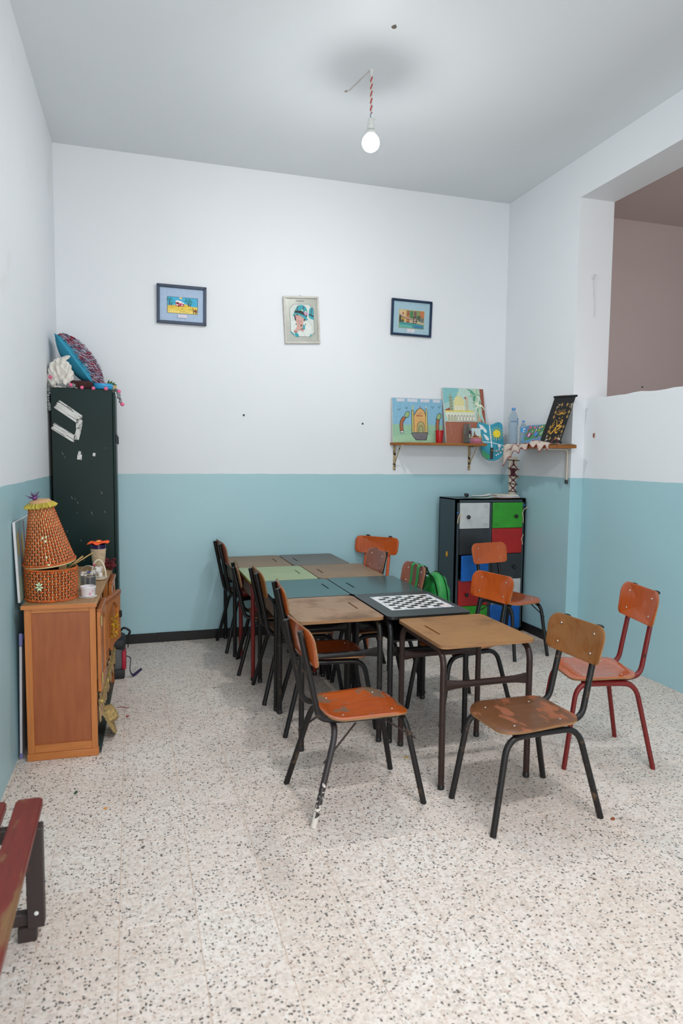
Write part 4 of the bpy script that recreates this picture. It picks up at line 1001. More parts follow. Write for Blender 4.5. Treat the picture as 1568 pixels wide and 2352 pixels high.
q = BM(); q.tube([(0.03 * math.cos(a), 0.03 * math.sin(a), 0.012 + .004 * math.sin(3 * a)) for a in [2 * PI * k / 24 for k in range(25)]], 0.007, 7); obj('coiled_cord', q, pm('ochre cord', 'a6783c', 0.8), t)
obj('jar_filling', BM().box((-0.008, -0.012, 0.02), (0.028, 0.02, 0.075), bev=.006), pm('plum cloth', '5a2a35', 0.8), t)
q = BM()
for k in range(16): q.ball((random.uniform(-.03, .03), random.uniform(-.03, .03), 0.09 + random.uniform(0, .014)), random.uniform(.007, .012), 1, sq=(1.2, 1, .7), jit=.15)
o = obj('shells', q, pm('pale shells', 'c9c0b8', 0.6, var=.2, vs=60), t); o['kind'] = 'stuff'
obj('blue_shell', BM().ball((0.006, -0.02, 0.108), 0.010, 1, sq=(1.4, .8, .6)), pm('blue bead', '27407e', 0.4), t)
# small white wicker basket with a ruffle
wwh = pm('white cane', 'd8cdb8', 0.6, var=.08)
t = thing('handled_basket', 'little white cane basket with an arched handle and lace, behind the glass jar', 'basket', (-0.198, 4.42, ZS))
obj('tray', BM().lathe([(0.03, 0), (0.044, 0.004), (0.050, 0.016), (0.047, 0.016), (0.040, 0.007), (0.002, 0.005)], 30, wob=lambda i, k: .0015 * math.sin(k * 3)), wwh, t)
q = BM(); q.tube([(0.042 * math.cos(a), 0, 0.012 + 0.11 * math.sin(a)) for a in [PI * k / 22 for k in range(23)]], 0.0048, 7); obj('handle', q, wwh, t)
q = BM()
for k in range(18): q.ball((random.uniform(-.028, .015), random.uniform(-.025, .025), 0.02 + random.uniform(0, .05)), random.uniform(.010, .016), 1, jit=.2)
o = obj('lace_bundle', q, pm('white lace', 'd9d4cf', 0.9), t); o['kind'] = 'stuff'
obj('pink_bead', BM().ball((-0.026, -0.01, 0.092), 0.008, 1), pm('pink bead', 'c32e5c', 0.4), t)
# twine vase with orange flower
t = thing('twine_vase', 'vase wrapped in pale twine with a purple rim and orange flower on top', 'vase', (-0.208, 4.66, ZS))
prof = [(0.030, 0.0)] + [(0.031 + 0.017 * k / 16 + (.0012 if k % 2 else 0), 0.004 + 0.158 * k / 16) for k in range(17)]
obj('twine_wrap', BM().lathe(prof, 32), pm('pale twine', 'bda78a', 0.9, var=.12, vs=60, bump=.3, bs=200), t)
obj('vase_rim', BM().lathe([(0.0455, 0.160), (0.0465, 0.188), (0.042, 0.188), (0.041, 0.165)], 32), pm('dark purple glaze', '2a1a4a', 0.25), t)
q = BM(); q.lathe([(0.012, 0.195), (0.03, 0.206), (0.055, 0.206), (0.064, 0.198), (0.055, 0.200), (0.03, 0.197), (0.012, 0.190)], 50, wob=lambda i, k: (.008 * math.sin(k * 2 * PI * 6 / 50)) if 1 < i < 6 else 0)
for v in q.bm.verts: v.co.z += 0.006 * math.sin(math.atan2(v.co.y, v.co.x) * 5) * (math.hypot(v.co.x, v.co.y) / .06)
obj('flower_petals', q, pm('bright orange felt', 'f0541a', 0.7), t)
obj('flower_heart', BM().ball((0, 0, 0.207), 0.016, 2, sq=(1, 1, .5)), pm('yellow orange felt', 'f2a04a', 0.7), t)
# dark red crochet at the far end
q = BM()
for k in range(40): q.ball((random.uniform(-.055, .055), random.uniform(-.09, .09), random.uniform(.012, .055)), random.uniform(.012, .02), 1, jit=.2)
tag(obj('crochet_cloth', q, pm('dark red wool', '571219', 0.95, bump=.5, bs=200), None, (-0.165, 4.84, ZS)), 'bunched dark red crochet at the far end of the sideboard top', 'cloth')
# painted canvas behind the basket
t = thing('painted_canvas', 'pale blue painted canvas with pink and yellow strokes, leaning behind the wicker basket', 'painting', (-0.5535, 3.80, ZS + 0.002), rot=(math.radians(-2.2), 0, math.radians(90 - 1.1)))
obj('stretched_canvas', BM().box((0, 0, 0), (0.50, 0.013, 0.42), bev=.002), pm('canvas edge white', 'c9c6c8', 0.8), t)
picture('artwork', t, 0.50, 0.42, [('r', '8fb0b4', (.005, .005, .995, .995)), ('p', '9fb8a0', [(.005, .005), (.6, .005), (.4, .35), (.005, .3)]), ('e', 'bfa75c', (.10, .72, .05, .16)), ('e', 'c9a95a', (.33, .66, .06, .18)), ('l', 'b06a92', .012, [(.18, .9), (.22, .5), (.30, .2)]), ('l', 'b85a86', .014, [(.48, .97), (.50, .6)]), ('l', 'c9a0b8', .02, [(.30, .5), (.42, .25)])], step=.0003)

# ------------------------------------------------------------------ backpack by the tall locker
dk = pm('black nylon', '17181b', 0.6, bump=.2, bs=250); gy = pm('grey nylon', '55575a', 0.6, bump=.2, bs=250); rd = pm('red nylon', 'a3122e', 0.5); pu = pm('purple webbing', '2a2145', 0.6)
t = thing('backpack', 'slumped black, grey and red backpack on the floor by the tall locker', 'backpack', (-0.118, 5.115, 0))
q = BM(); r = bmesh.ops.create_icosphere(q.bm, subdivisions=3, radius=1)
for v in r['verts']:
    x_, y_, z_ = v.co; k = (abs(x_) ** 3 + abs(y_) ** 3 + abs(z_) ** 3) ** (-1 / 3); v.co = Vector((x_ * k * .062, y_ * k * .12, .15 + z_ * k * .145 + .01 * math.sin(9 * y_)))
obj('bag_body', q, gy, t)
obj('front_pocket', BM().box((0.035, -0.115, 0.06), (0.068, 0.02, 0.20), bev=.014, seg=2), rd, t)
obj('top_flap', BM().box((-0.06, -0.12, 0.205), (0.064, 0.12, 0.285), bev=.025, seg=2), dk, t)
obj('base_panel', BM().box((-0.06, -0.125, 0.0), (0.056, 0.10, 0.07), bev=.012, seg=2), dk, t)
q = BM(); q.tube(fillet([(0.02, 0.02, 0.30), (0.05, 0.02, 0.345), (0.10, 0.02, 0.31), (0.085, 0.01, 0.28)], 0.03), 0.013, 8, flat=[(1.5, .6)] * 14); q.tube([(0.086, 0.01, 0.30), (0.084, 0.01, 0.24), (0.080, 0.012, 0.19)], 0.004, 6); q.tube([(0.02, 0.02, 0.305), (0.01, 0.03, 0.26)], 0.012, 8); obj('shoulder_strap', q, dk, t)
q = BM(); q.tube(fillet([(0.06, -0.09, 0.16), (0.10, -0.10, 0.15), (0.09, -0.10, 0.05), (0.11, -0.10, 0.010), (0.175, 0.06, 0.006)], 0.03, 4), 0.011, 6, flat=[(1, .2)] * 17); obj('loose_webbing', q, pu, t)

# ------------------------------------------------------------------ green backpack hung on a chair
gr_ = pm('green nylon', '1f8a3c', 0.55, bump=.25, bs=120); grd = pm('dark green nylon', '17672e', 0.55); zipm = pm('black zip', '101312', 0.5)
t = thing('green_backpack', 'bright green backpack hanging by its straps over a chair back', 'backpack', (1.935, 4.30, 0))
q = BM(); r = bmesh.ops.create_icosphere(q.bm, subdivisions=4, radius=1)
for v in r['verts']:
    x_, y_, z_ = v.co; k = (abs(x_) ** 2.6 + abs(y_) ** 2.6 + abs(z_) ** 2.6) ** (-1 / 2.6)
    v.co = Vector((.095 + x_ * k * .082 * (1 - .25 * z_), y_ * k * .135, .60 + z_ * k * .20)) + Vector((.006 * math.sin(14 * z_ + 6 * y_), 0, 0))
obj('bag_body', q, gr_, t)
for xo, sc in ((0.125, 1.015), (0.055, 1.0)):
    q = BM(); pts = []
    for k in range(41):
        a = 2 * PI * k / 40; y_, z_ = math.cos(a), math.sin(a); kk = (abs(y_) ** 2.6 + abs(z_) ** 2.6) ** (-1 / 2.6); s_ = (1 - ((xo - .095) / .085) ** 2.6 if xo > .095 else 1 - ((.095 - xo) / .085) ** 2.6) ** (1 / 2.6)
        pts.append((xo - .02 * z_, y_ * kk * .137 * s_ * sc, .60 + z_ * kk * .202 * s_ * sc))
    q.tube(pts, .0075, 6, flat=[(1, .4)] * 41); obj('zip', q, zipm, t)
for yy in (-0.045, 0.055):
    q = BM(); path = fillet([(0.06, yy, 0.72), (0.02, yy, 0.80), (-0.012, yy, 0.862), (-0.062, yy, 0.862), (-0.072, yy, 0.76), (-0.090, yy, 0.67), (-0.05, yy * .8, 0.56), (0.05, yy * .8, 0.46)], 0.025, 5)
    q.tube(path, .019, 6, flat=[(1, .14)] * len(path)); obj('shoulder_strap', q, gr_, t)

# ------------------------------------------------------------------ framed pictures on the back wall
navy = wood('navy picture frame', '14273f', '1f3654', 0.35, (4, 30, 4))
def frame_bars(parent, w, h, fw, dp, m, name='frame_bar'):
    for pts in ([(0, 0), (w, 0), (w - fw, fw), (fw, fw)], [(w, 0), (w, h), (w - fw, h - fw), (w - fw, fw)], [(w, h), (0, h), (fw, h - fw), (w - fw, h - fw)], [(0, h), (0, 0), (fw, fw), (fw, h - fw)]):
        q = BM(); q.prism(pts, 0, dp); q.xf(Matrix(((1, 0, 0, 0), (0, 0, -1, 0), (0, 1, 0, 0), (0, 0, 0, 1))))
        bmesh.ops.bevel(q.bm, geom=list(q.bm.edges), offset=.002, segments=1, affect='EDGES'); obj(name, q, m, parent)
def leaf_fan(c, cx, cy, s, n=5):
    out = []
    for k in range(n):
        a = PI * (0.05 + .9 * k / (n - 1)); dx, dy = math.cos(a), math.sin(a) * .7
        out.append(('p', c, [(cx, cy), (cx + dx * s * .5 - dy * s * .12, cy + dy * s * 1.3 + s * .25), (cx + dx * s, cy + dy * s * .8), (cx + dx * s * .5 + dy * s * .05, cy + dy * s * 1.1 + s * .02)]))
    return out
# 1: desert scene
t = thing('framed_picture', 'navy framed desert picture with palms and a camel, left on the back wall', 'picture', (0.224, YB - 0.004, 2.684), rot=(math.radians(1.0), math.radians(0.4), 0), group='pictures on the back wall')
w, h = 0.402, 0.316; frame_bars(t, w, h, 0.024, 0.022, navy)
L = [('r', 'a3b9d3', (.05, .05, .95, .95)), ('r', '3f3f45', (.205, .275, .825, .70)), ('r', '36a9cf', (.215, .285, .815, .69)),
     ('e', 'f0d9b8', (.48, .672, .03, .026)), ('e', 'e8b54a', (.48, .675, .02, .018)),
     ('p', 'e2c44c', [(.215, .285), (.815, .285), (.815, .47), (.70, .47), (.58, .53), (.46, .46), (.36, .49), (.215, .47)]), ('p', 'd9b338', [(.215, .44), (.32, .485), (.42, .455), (.30, .40)]), ('p', 'd9b338', [(.46, .46), (.56, .525), (.62, .48), (.55, .44)]), ('p', 'ead36e', [(.215, .285), (.815, .285), (.815, .36), (.5, .34), (.215, .38)]),
     ('r', 'b8324c', (.375, .47, .455, .575)), ('r', 'c43a55', (.45, .465, .545, .545)), ('e', 'efe6e0', (.415, .585, .04, .03)), ('e', 'efe6e0', (.475, .57, .03, .03)), ('e', 'efe6e0', (.525, .545, .025, .022)), ('e', '1e1a1c', (.415, .545, .016, .026)), ('e', '1e1a1c', (.525, .515, .012, .02)), ('e', 'efe6e0', (.405, .50, .028, .014)), ('e', 'efe6e0', (.508, .495, .018, .014)), ('e', '2b1a1c', (.435, .455, .014, .012)), ('e', '2b1a1c', (.47, .47, .012, .010)),
     ('l', '4a2a20', .006, [(.255, .48), (.252, .60)]), ('l', '4a2a20', .006, [(.29, .47), (.292, .53)]), ('l', '4a2a20', .007, [(.635, .47), (.635, .58)]), ('l', '4a2a20', .006, [(.675, .47), (.67, .53)])]
L += leaf_fan('1b7d63', .255, .60, .075) + leaf_fan('22906e', .292, .53, .05) + leaf_fan('1b7d63', .635, .58, .10) + leaf_fan('22906e', .67, .53, .06)
L += [('p', '7a4422', [(.735, .30), (.745, .30), (.748, .345), (.775, .345), (.785, .30), (.797, .30), (.81, .35), (.81, .375), (.79, .40), (.775, .415), (.762, .39), (.745, .375), (.735, .40), (.728, .44), (.715, .445), (.712, .43), (.722, .42), (.73, .37)]), ('e', '3a7a5a', (.51, .41, .014, .008)), ('e', '3a7a5a', (.68, .40, .014, .008)), ('e', '5a7a4a', (.25, .33, .012, .006)), ('e', '2a3a30', (.735, .296, .012, .006)), ('e', '2a3a30', (.785, .296, .012, .006)),
      ('l', '3a3424', .0012, smoothed([(.45, .315), (.46, .305), (.475, .325), (.49, .31), (.51, .33), (.53, .315), (.55, .33), (.58, .315), (.60, .32), (.64, .322)], 3)), ('l', '3a3424', .0012, [(.535, .312), (.54, .345)]),
      ('r', 'd5d0de', (.42, .165, .60, .25)), ('r', 'b9b4c4', (.44, .215, .58, .22)), ('r', 'b9b4c4', (.45, .192, .57, .197))]
picture('artwork', t, w, h, L, (0, -0.008, 0))
# 2: hat lady mirror
mir = pm('silvered mirror margin', 'b3b5ac', 0.25, metal=0.35, var=.06, vs=12); frw = pm('off-white frame', 'c3c0b8', 0.45)
t = thing('framed_mirror', 'off-white framed mirror print of a lady in a turquoise hat, middle of the back wall', 'picture', (1.303, YB - 0.004, 2.577), rot=(math.radians(1.2), math.radians(-3.2), 0), group='pictures on the back wall')
w, h = 0.318, 0.402
frame_bars(t, w, h, 0.017, 0.02, frw)
obj('mirror_glass', BM().box((0.014, -0.008, 0.014), (w - 0.014, -0.003, h - 0.014)), mir, t)
T_ = '1f99a6'
U = lambda px, py: ((px - 232) / (1300 - 232) if False else px, py)
def Q(pts):   # pixel coordinates of the close-up: frame corners (122,215) (1280,190) (1410,1790) (265,1860)
    out = []
    for px, py in pts:
        v = (1855 - py) / 1650.0; v = min(max(v, 0), 1); xl_ = 265 - (265 - 122) * v; xr_ = 1410 - (1410 - 1280) * v
        yb = 1860 - 70 * (px - 265) / 1145; v = (yb - py) / (1645 - 45 * (px - 200) / 1100); out.append(((px - xl_) / (xr_ - xl_), v))
    return out
oct_ = [(475, 480), (970, 460), (1130, 600), (1205, 1430), (1075, 1580), (590, 1605), (430, 1460), (355, 625)]
cxo = 780; cyo = 1040
octi = [(cxo + (a - cxo) * .975, cyo + (c - cyo) * .982) for a, c in oct_]
L = [('p', '4a4a4c', Q(oct_)), ('p', 'c9d0cb', Q(octi)),
     ('p', T_, Q([(990, 720), (1000, 640), (1040, 570), (1075, 570), (1125, 610), (1140, 850), (1060, 850), (990, 800)])), ('p', '4d3a55', Q([(1075, 575), (1095, 600), (1070, 830), (1050, 830), (1060, 700)])), ('p', '16161c', Q([(985, 790), (1150, 850), (1150, 895), (990, 830)])), ('p', T_, Q([(985, 830), (1150, 895), (1155, 990), (1060, 960), (980, 890)])),
     ('p', 'd3d9d4', Q([(430, 1090), (520, 1040), (620, 1200), (560, 1400), (640, 1480), (720, 1590), (590, 1600), (440, 1460)])), ('p', 'd3d9d4', Q([(820, 1150), (960, 1040), (1060, 1130), (1110, 1250), (1100, 1440), (1040, 1575), (720, 1585), (650, 1480), (730, 1370), (850, 1420)])),
     ('p', 'c49a90', Q([(540, 830), (700, 810), (830, 900), (825, 1000), (815, 1100), (830, 1180), (820, 1320), (860, 1360), (840, 1420), (720, 1370), (640, 1420), (640, 1470), (540, 1480), (530, 1390), (600, 1310), (630, 1200), (590, 1090), (570, 980)])),
     ('p', '1a1a1d', Q([(505, 850), (545, 850), (575, 960), (585, 1060), (545, 1030), (525, 930)])), ('p', '4c4c4c', Q([(830, 930), (920, 990), (890, 1030), (830, 1060)])),
     ('p', T_, Q([(525, 720), (560, 610), (620, 530), (700, 500), (790, 505), (880, 570), (930, 670), (945, 800), (925, 900), (700, 800), (510, 780)])), ('p', '4d3a55', Q([(610, 540), (645, 520), (620, 600), (622, 700), (600, 700), (590, 620)])), ('p', '4d3a55', Q([(800, 525), (835, 545), (815, 660), (790, 660)])),
     ('p', '16161c', Q([(530, 700), (730, 700), (860, 760), (940, 820), (930, 910), (800, 840), (650, 785), (510, 785)])), ('p', T_, Q([(505, 780), (650, 780), (800, 835), (910, 900), (965, 990), (930, 1030), (850, 960), (700, 860), (540, 825), (495, 910), (475, 870)])),
     ('e', 'b590b5', (.60, .655, .035, .03)), ('e', 'b590b5', (.65, .64, .03, .028)), ('e', 'b590b5', (.615, .625, .03, .03)), ('p', 'd9c98a', Q([(740, 640), (800, 690), (780, 715), (740, 700)])), ('p', 'd9c98a', Q([(850, 720), (910, 690), (905, 740), (870, 750)])),
     ('p', T_, Q([(820, 1170), (880, 1190), (890, 1310), (860, 1350), (815, 1310)])), ('p', T_, Q([(545, 1490), (650, 1470), (715, 1590), (590, 1605)])), ('p', T_, Q([(1035, 1575), (1085, 1470), (1105, 1490), (1080, 1578)])), ('p', T_, Q([(428, 1400), (540, 1520), (560, 1580), (440, 1470)])),
     ('p', '5a3a36', Q([(530, 1425), (640, 1425), (640, 1450), (535, 1445)])), ('p', '5a3a36', Q([(735, 1330), (830, 1310), (830, 1330), (745, 1350)])), ('e', '1f3434', (.475, .385, .022, .016)), ('e', '1c1c20', (.335, .412, .014, .014)), ('e', '1c1c20', (.60, .412, .014, .014)),
     ('l', '2a2a2c', .002, Q([(545, 850), (600, 860), (650, 880)])), ('e', '2f3a38', (.375, .615, .02, .012)), ('p', 'a8787f', Q([(635, 1050), (680, 1040), (715, 1050), (680, 1070)])), ('l', '7a6a66', .0012, Q([(705, 1100), (710, 1160)])), ('l', '7a7a78', .0012, Q([(730, 1370), (840, 1450), (890, 1530), (895, 1580)])), ('l', '8a8a86', .0012, Q([(960, 1040), (1060, 1130), (1110, 1240), (1115, 1380)]))]
picture('artwork', t, w, h, L, (0, -0.0085, 0), step=.00012)
me = text_mesh('MADAM', 0.021); me.materials.append(pcol('2a2c3c')); link('lettering', me, t, (w * .475, -0.009, h * .885), (math.radians(90), 0, 0)).scale = (-1, 1, 1)
obj('hanging_loop', BM().tube([(w * .47, -.004, h - .002), (w * .475, -.006, h + .012), (w * .50, -.006, h + .006), (w * .52, -.004, h)], .0016, 5), pm('reddish string', '8a5a55', 0.8), t)
# 3: harbour picture
t = thing('framed_picture', 'navy framed print of colourful buildings over green water, right on the back wall', 'picture', (2.285, YB - 0.004, 2.714), rot=(math.radians(1.0), math.radians(0.9), 0), group='pictures on the back wall')
w, h = 0.400, 0.326; frame_bars(t, w, h, 0.02, 0.022, navy)
L = [('r', '9ab9c6', (.045, .045, .955, .955)), ('r', 'b8a24a', (.19, .21, .82, .72)), ('r', 'b9a585', (.20, .22, .81, .71)),
     ('r', 'c9b58a', (.20, .45, .38, .71)), ('r', 'c7a86a', (.33, .40, .41, .71)), ('r', '8a5a4a', (.38, .36, .45, .70)), ('r', '3f7a4a', (.46, .48, .54, .70)), ('r', '6f5a52', (.55, .40, .64, .70)), ('r', '7a8a5a', (.62, .44, .72, .71)), ('r', 'b5714a', (.70, .50, .81, .71)), ('r', '4a5a42', (.64, .42, .73, .58)), ('r', '6a6f6a', (.72, .40, .81, .52)), ('r', '2b2a2c', (.20, .37, .245, .55)), ('r', 'a98a4a', (.24, .40, .33, .52)), ('r', '3f4a3a', (.25, .37, .31, .44)), ('r', '8f2f2a', (.385, .36, .44, .60)), ('r', 'c9a04a', (.40, .40, .425, .58)),
     ('p', 'a3453a', [(.27, .62), (.29, .66), (.31, .62), (.30, .58), (.28, .58)]), ('p', '3f8a8a', [(.20, .22), (.81, .22), (.81, .33), (.60, .36), (.42, .37), (.20, .37)]), ('p', '5aa39a', [(.20, .22), (.55, .22), (.50, .30), (.20, .31)]), ('p', '3a6f9a', [(.55, .24), (.80, .24), (.78, .29), (.60, .30)]),
     ('l', 'b59a8f', .010, [(.20, .60), (.30, .53), (.42, .49), (.52, .47), (.60, .42)]), ('l', '4a3f3a', .003, [(.20, .575), (.30, .505), (.42, .468), (.52, .45)]), ('l', 'b9b9a8', .006, [(.60, .50), (.68, .42), (.75, .38), (.80, .36)]), ('l', '2f2c2c', .006, [(.545, .36), (.55, .53), (.60, .54), (.625, .50), (.62, .36), (.545, .36)]), ('l', 'c9c9bf', .003, [(.56, .46), (.60, .50), (.58, .42), (.61, .46)]),
     ('r', 'cfcdd4', (.40, .10, .585, .205)), ('r', 'b9b7c0', (.42, .165, .565, .17)), ('r', 'b9b7c0', (.43, .135, .555, .14))]
picture('artwork', t, w, h, L, (0, -0.008, 0))

# ------------------------------------------------------------------ shelf on the back wall
chip = wood('shelf board', '8a5a2c', 'a8703a', 0.5, (3, 26, 26)); chip_edge = wood('chipboard edge', '7a4a1c', 'a5682c', 0.8, (40, 40, 40))
rustw = enamel('peeling cream bracket paint', 'b9a27c', '2e1d14', 0.52, 0.57, 0.6, 26)
creamb = enamel('cream bracket paint', 'cfc6b8', '6a5240', 0.72, 0.74, 0.45, 30)
ZT = 1.732
t = thing('wall_shelf', 'brown chipboard shelf with a cut-off left corner, on the back wall', 'shelf')
q = BM(); q.prism([(2.300, YB - .002), (2.305, YB - .06), (2.405, YB - .235), (3.178, YB - .235), (3.205, YB - .002)], ZT - 0.022, ZT, 0, 1); obj('shelf_board', q, [chip, chip_edge], t)
for xx in (2.345, 3.118):
    q = BM(); q.box((xx - .012, YB - .010, 1.478), (xx + .012, YB - .002, ZT - .022), bev=.002).box((xx - .012, YB - .20, ZT - .030), (xx + .012, YB - .002, ZT - .022), bev=.002); q.tube([(xx, YB - .006, 1.52), (xx, YB - .15, ZT - .03)], .005, 6); obj('bracket', q, rustw, t)
# painted canvases on it
canv = pm('raw canvas edge', 'cfcbc4', 0.85)
def canvas(label, x, w, h, yb, lean, layers, rz=0.0, zt=ZT):
    t = thing('painted_canvas', label, 'painting', (x, yb, zt + 0.0008), rot=(math.radians(-lean), 0, rz))
    obj('stretched_canvas', BM().box((0, 0, 0), (w, 0.016, h), bev=.0015), canv, t)
    picture('artwork', t, w, h, layers, (0, -0.0002, 0))
    return t
K = '2c2a28'
L = [('r', '7fb0c9', (.005, .005, .995, .995)), ('p', '8fb89a', [(.005, .005), (.995, .005), (.995, .40), (.6, .42), (.3, .40), (.005, .41)]), ('p', '9cc29f', [(.005, .005), (.995, .005), (.995, .14), (.5, .20), (.005, .12)])]
for cx, cw in ((.17, .08), (.40, .10), (.65, .09), (.88, .07)): L.append(('r', 'c9ccd6', (cx - cw, .92, cx + cw, .985)))
for cx, cy in ((.13, .73), (.28, .77), (.80, .80), (.93, .81)): L.append(('l', '1e2a38', .004, [(cx - .025, cy + .03), (cx, cy - .02), (cx + .03, cy + .035)]))
def worm(cx, pts, top): return [('l', K, .036, pts), ('l', 'a3623f', .026, pts), ('e', K, top + (.045, .085), -.5), ('e', '8fae78', top + (.037, .07), -.5)]
L += worm(.2, smoothed([(.185, .26), (.175, .38), (.19, .48), (.24, .57)], 4), (.29, .63)) + worm(.9, smoothed([(.905, .24), (.89, .36), (.90, .48), (.905, .55)], 4), (.925, .60))
L += [('e', K, (.185, .235, .04, .028)), ('e', 'c9cfd0', (.185, .237, .032, .02))]
dome = smoothed([(.42, .24), (.41, .55), (.45, .65), (.50, .74), (.55, .77), (.60, .745), (.645, .66), (.66, .50), (.66, .24)], 5)
L += [('l', K, .010, dome), ('p', 'd0a263', dome), ('p', K, [(.375, .24), (.375, .72), (.40, .75), (.425, .71), (.425, .24)]), ('p', 'bfb56a', [(.385, .24), (.385, .71), (.40, .735), (.415, .70), (.415, .24)]), ('p', K, [(.66, .24), (.655, .76), (.67, .79), (.69, .74), (.70, .24)]), ('p', 'c9bf7a', [(.665, .24), (.662, .75), (.672, .775), (.683, .735), (.69, .24)]), ('l', 'd8c85a', .007, [(.40, .74), (.40, .84)]), ('l', 'd8cfb0', .008, [(.668, .78), (.667, .83)]), ('l', 'a84a3a', .006, [(.55, .77), (.55, .83)])]
arch = smoothed([(.485, .23), (.49, .38), (.52, .46), (.57, .47), (.62, .42), (.635, .23)], 5); arch2 = smoothed([(.51, .23), (.52, .34), (.55, .385), (.59, .36), (.60, .23)], 5)
L += [('l', K, .007, arch), ('p', 'a89f6c', arch), ('p', '9a9f6c', arch2), ('l', K, .004, arch2), ('p', K, [(.365, .225), (.70, .235), (.665, .065), (.46, .06), (.40, .14)]), ('p', '77757a', [(.378, .212), (.685, .222), (.655, .075), (.468, .07), (.41, .14)])]
for k in range(4): L.append(('l', '3f3d42', .003, [(.42 + k * .01, .18 - k * .03), (.52, .175 - k * .03), (.66, .19 - k * .03)]))
L += [('l', '8a2f4a', .0035, smoothed([(.475, .60), (.485, .63), (.49, .605), (.505, .60), (.51, .63), (.52, .60), (.54, .605), (.55, .625), (.555, .60), (.575, .605), (.59, .63)], 4)), ('l', 'b06a8a', .003, [(.50, .66), (.58, .67)])]
canvas('blue and green canvas painting of a domed building between two bent trees', 2.300, 0.507, 0.412, 5.862, 5, L)
L = [('r', '9fc4bf', (.005, .005, .995, .995)), ('p', '7fb8ba', [(.005, .995), (.40, .995), (.30, .80), (.005, .70)]), ('p', 'b5d0c4', [(.40, .995), (.995, .995), (.995, .5), (.3, .62)]), ('p', '9d5f49', [(.005, .005), (.995, .005), (.995, .33), (.86, .47), (.84, .39), (.12, .385), (.01, .385)]), ('p', '8f4f3c', [(.90, .995), (.995, .995), (.995, .30), (.92, .55)]),
     ('p', '94513d', [(.03, .60), (.22, .67), (.22, .58), (.03, .585)]), ('p', 'd6cf96', [(.24, .56), (.245, .74), (.28, .82), (.35, .86), (.44, .84), (.50, .77), (.51, .56)]), ('r', 'd9d6b8', (.255, .585, .50, .68)), ('l', 'd9cf8a', .006, [(.36, .85), (.36, .92)]),
     ('p', '9aa58a', [(.17, .92), (.14, .79), (.145, .59), (.225, .59), (.22, .80)]), ('p', 'c0b49a', [(.53, .83), (.55, .87), (.60, .83), (.60, .58), (.54, .58)]), ('p', '8f4a3a', [(.50, .83), (.55, .84), (.55, .79)]),
     ('p', 'd8c85a', [(.02, .585), (.72, .595), (.72, .57), (.02, .56)]), ('p', 'd3d8c4', [(.02, .56), (.76, .57), (.76, .40), (.07, .385)])]
for k in range(5): L += [('l', '6f6f5a', .002, [(.145, .60 + k * .055), (.22, .63 + k * .05)]), ('l', '6f6f5a', .002, [(.22, .60 + k * .055), (.15, .63 + k * .05)])]
for k in range(9): L += [('p', '8a6f72', smoothed([(.085 + k * .074, .40), (.082 + k * .074, .47), (.105 + k * .074, .505), (.133 + k * .074, .48), (.135 + k * .074, .40)], 3)), ('p', 'e0e2d4' if k > 2 else 'b9c4a0', smoothed([(.092 + k * .074, .405), (.09 + k * .074, .465), (.108 + k * .074, .49), (.127 + k * .074, .47), (.128 + k * .074, .405)], 3))]
L += [('p', 'b9a58a', [(.80, .02), (.79, .45), (.83, .60), (.87, .46), (.87, .02)]), ('p', '5f6a4a', [(.83, .02), (.83, .40), (.85, .40), (.86, .02)])]
for k in range(26):
    a = random.uniform(0, 2 * PI); r_ = random.uniform(.10, .24); cx, cy = (.78, .86) if k % 2 else (.84, .68)
    L.append(('l', random.choice(['cfdcc0', 'b9d0b0', '9fc4a4', '3f9a78', 'dbe4cf']), [.016, .012, .004], [(cx, cy), (cx + r_ * .5 * math.cos(a), min(.985, cy + r_ * .5 * math.sin(a) + .03)), (max(.45, min(.985, cx + r_ * math.cos(a))), min(.985, max(.4, cy + r_ * math.sin(a))))]))
L += [('l', 'b98a72', .004, [(.10, .37), (.13, .15)])]
canvas('tall canvas painting of a white arcade, golden dome and palm tree', 2.808, 0.43, 0.535, 5.792, 12.2, L)
# card in front of the tall canvas
t = thing('picture_card', 'small picture card with a pointed brown roof and pink field, on the shelf', 'card', (3.008, 5.770, ZT + .0008), rot=(math.radians(-11), 0, math.radians(-2)))
obj('card_board', BM().box((0, 0, 0), (0.15, 0.003, 0.15)), pm('grey card', '8f8c86', 0.8), t)
picture('artwork', t, 0.15, 0.15, [('r', '6f6e6a', (0, 0, 1, 1)), ('r', 'bcd0d2', (.38, .42, 1, .98)), ('r', 'c9b87a', (0, .35, 1, .48)), ('r', 'a85a72', (0, 0, 1, .35)), ('r', 'c07a90', (0, .18, 1, .28)), ('p', '7d3f30', [(.40, .38), (.52, .55), (.58, .85), (.64, .55), (.95, .38)]), ('r', 'd8c25a', (.0, .36, .25, .44))])
# red cup and jar
t = thing('red_cup', 'red tapered plastic cup on the back wall shelf', 'cup', (2.715, 5.748, ZT + .0006))
obj('cup_body', BM().lathe([(0.030, 0), (0.031, 0.002), (0.037, 0.105), (0.040, 0.108), (0.040, 0.114), (0.036, 0.114), (0.029, 0.006), (0.002, 0.005)], 28), pm('red plastic', 'b01418', 0.3), t)
t = thing('glass_jar', 'empty clear glass jar with a black label and blue stones on the back wall shelf', 'jar', (2.985, 5.728, ZT + .0006))
obj('jar_wall', BM().lathe([(0.030, 0.0), (0.037, 0.004), (0.038, 0.13), (0.031, 0.155), (0.031, 0.178), (0.033, 0.180), (0.033, 0.172), (0.029, 0.172), (0.029, 0.152), (0.035, 0.128), (0.034, 0.008), (0.002, 0.005)], 28), glass_material('cloudy jar glass', 'd6d2ca', 0.05, 0.07), t)
q = BM()
for k in range(18): q.ball((random.uniform(-.022, .022), random.uniform(-.022, .022), random.uniform(.012, .026)), .007, 1, sq=(1, 1, .8))
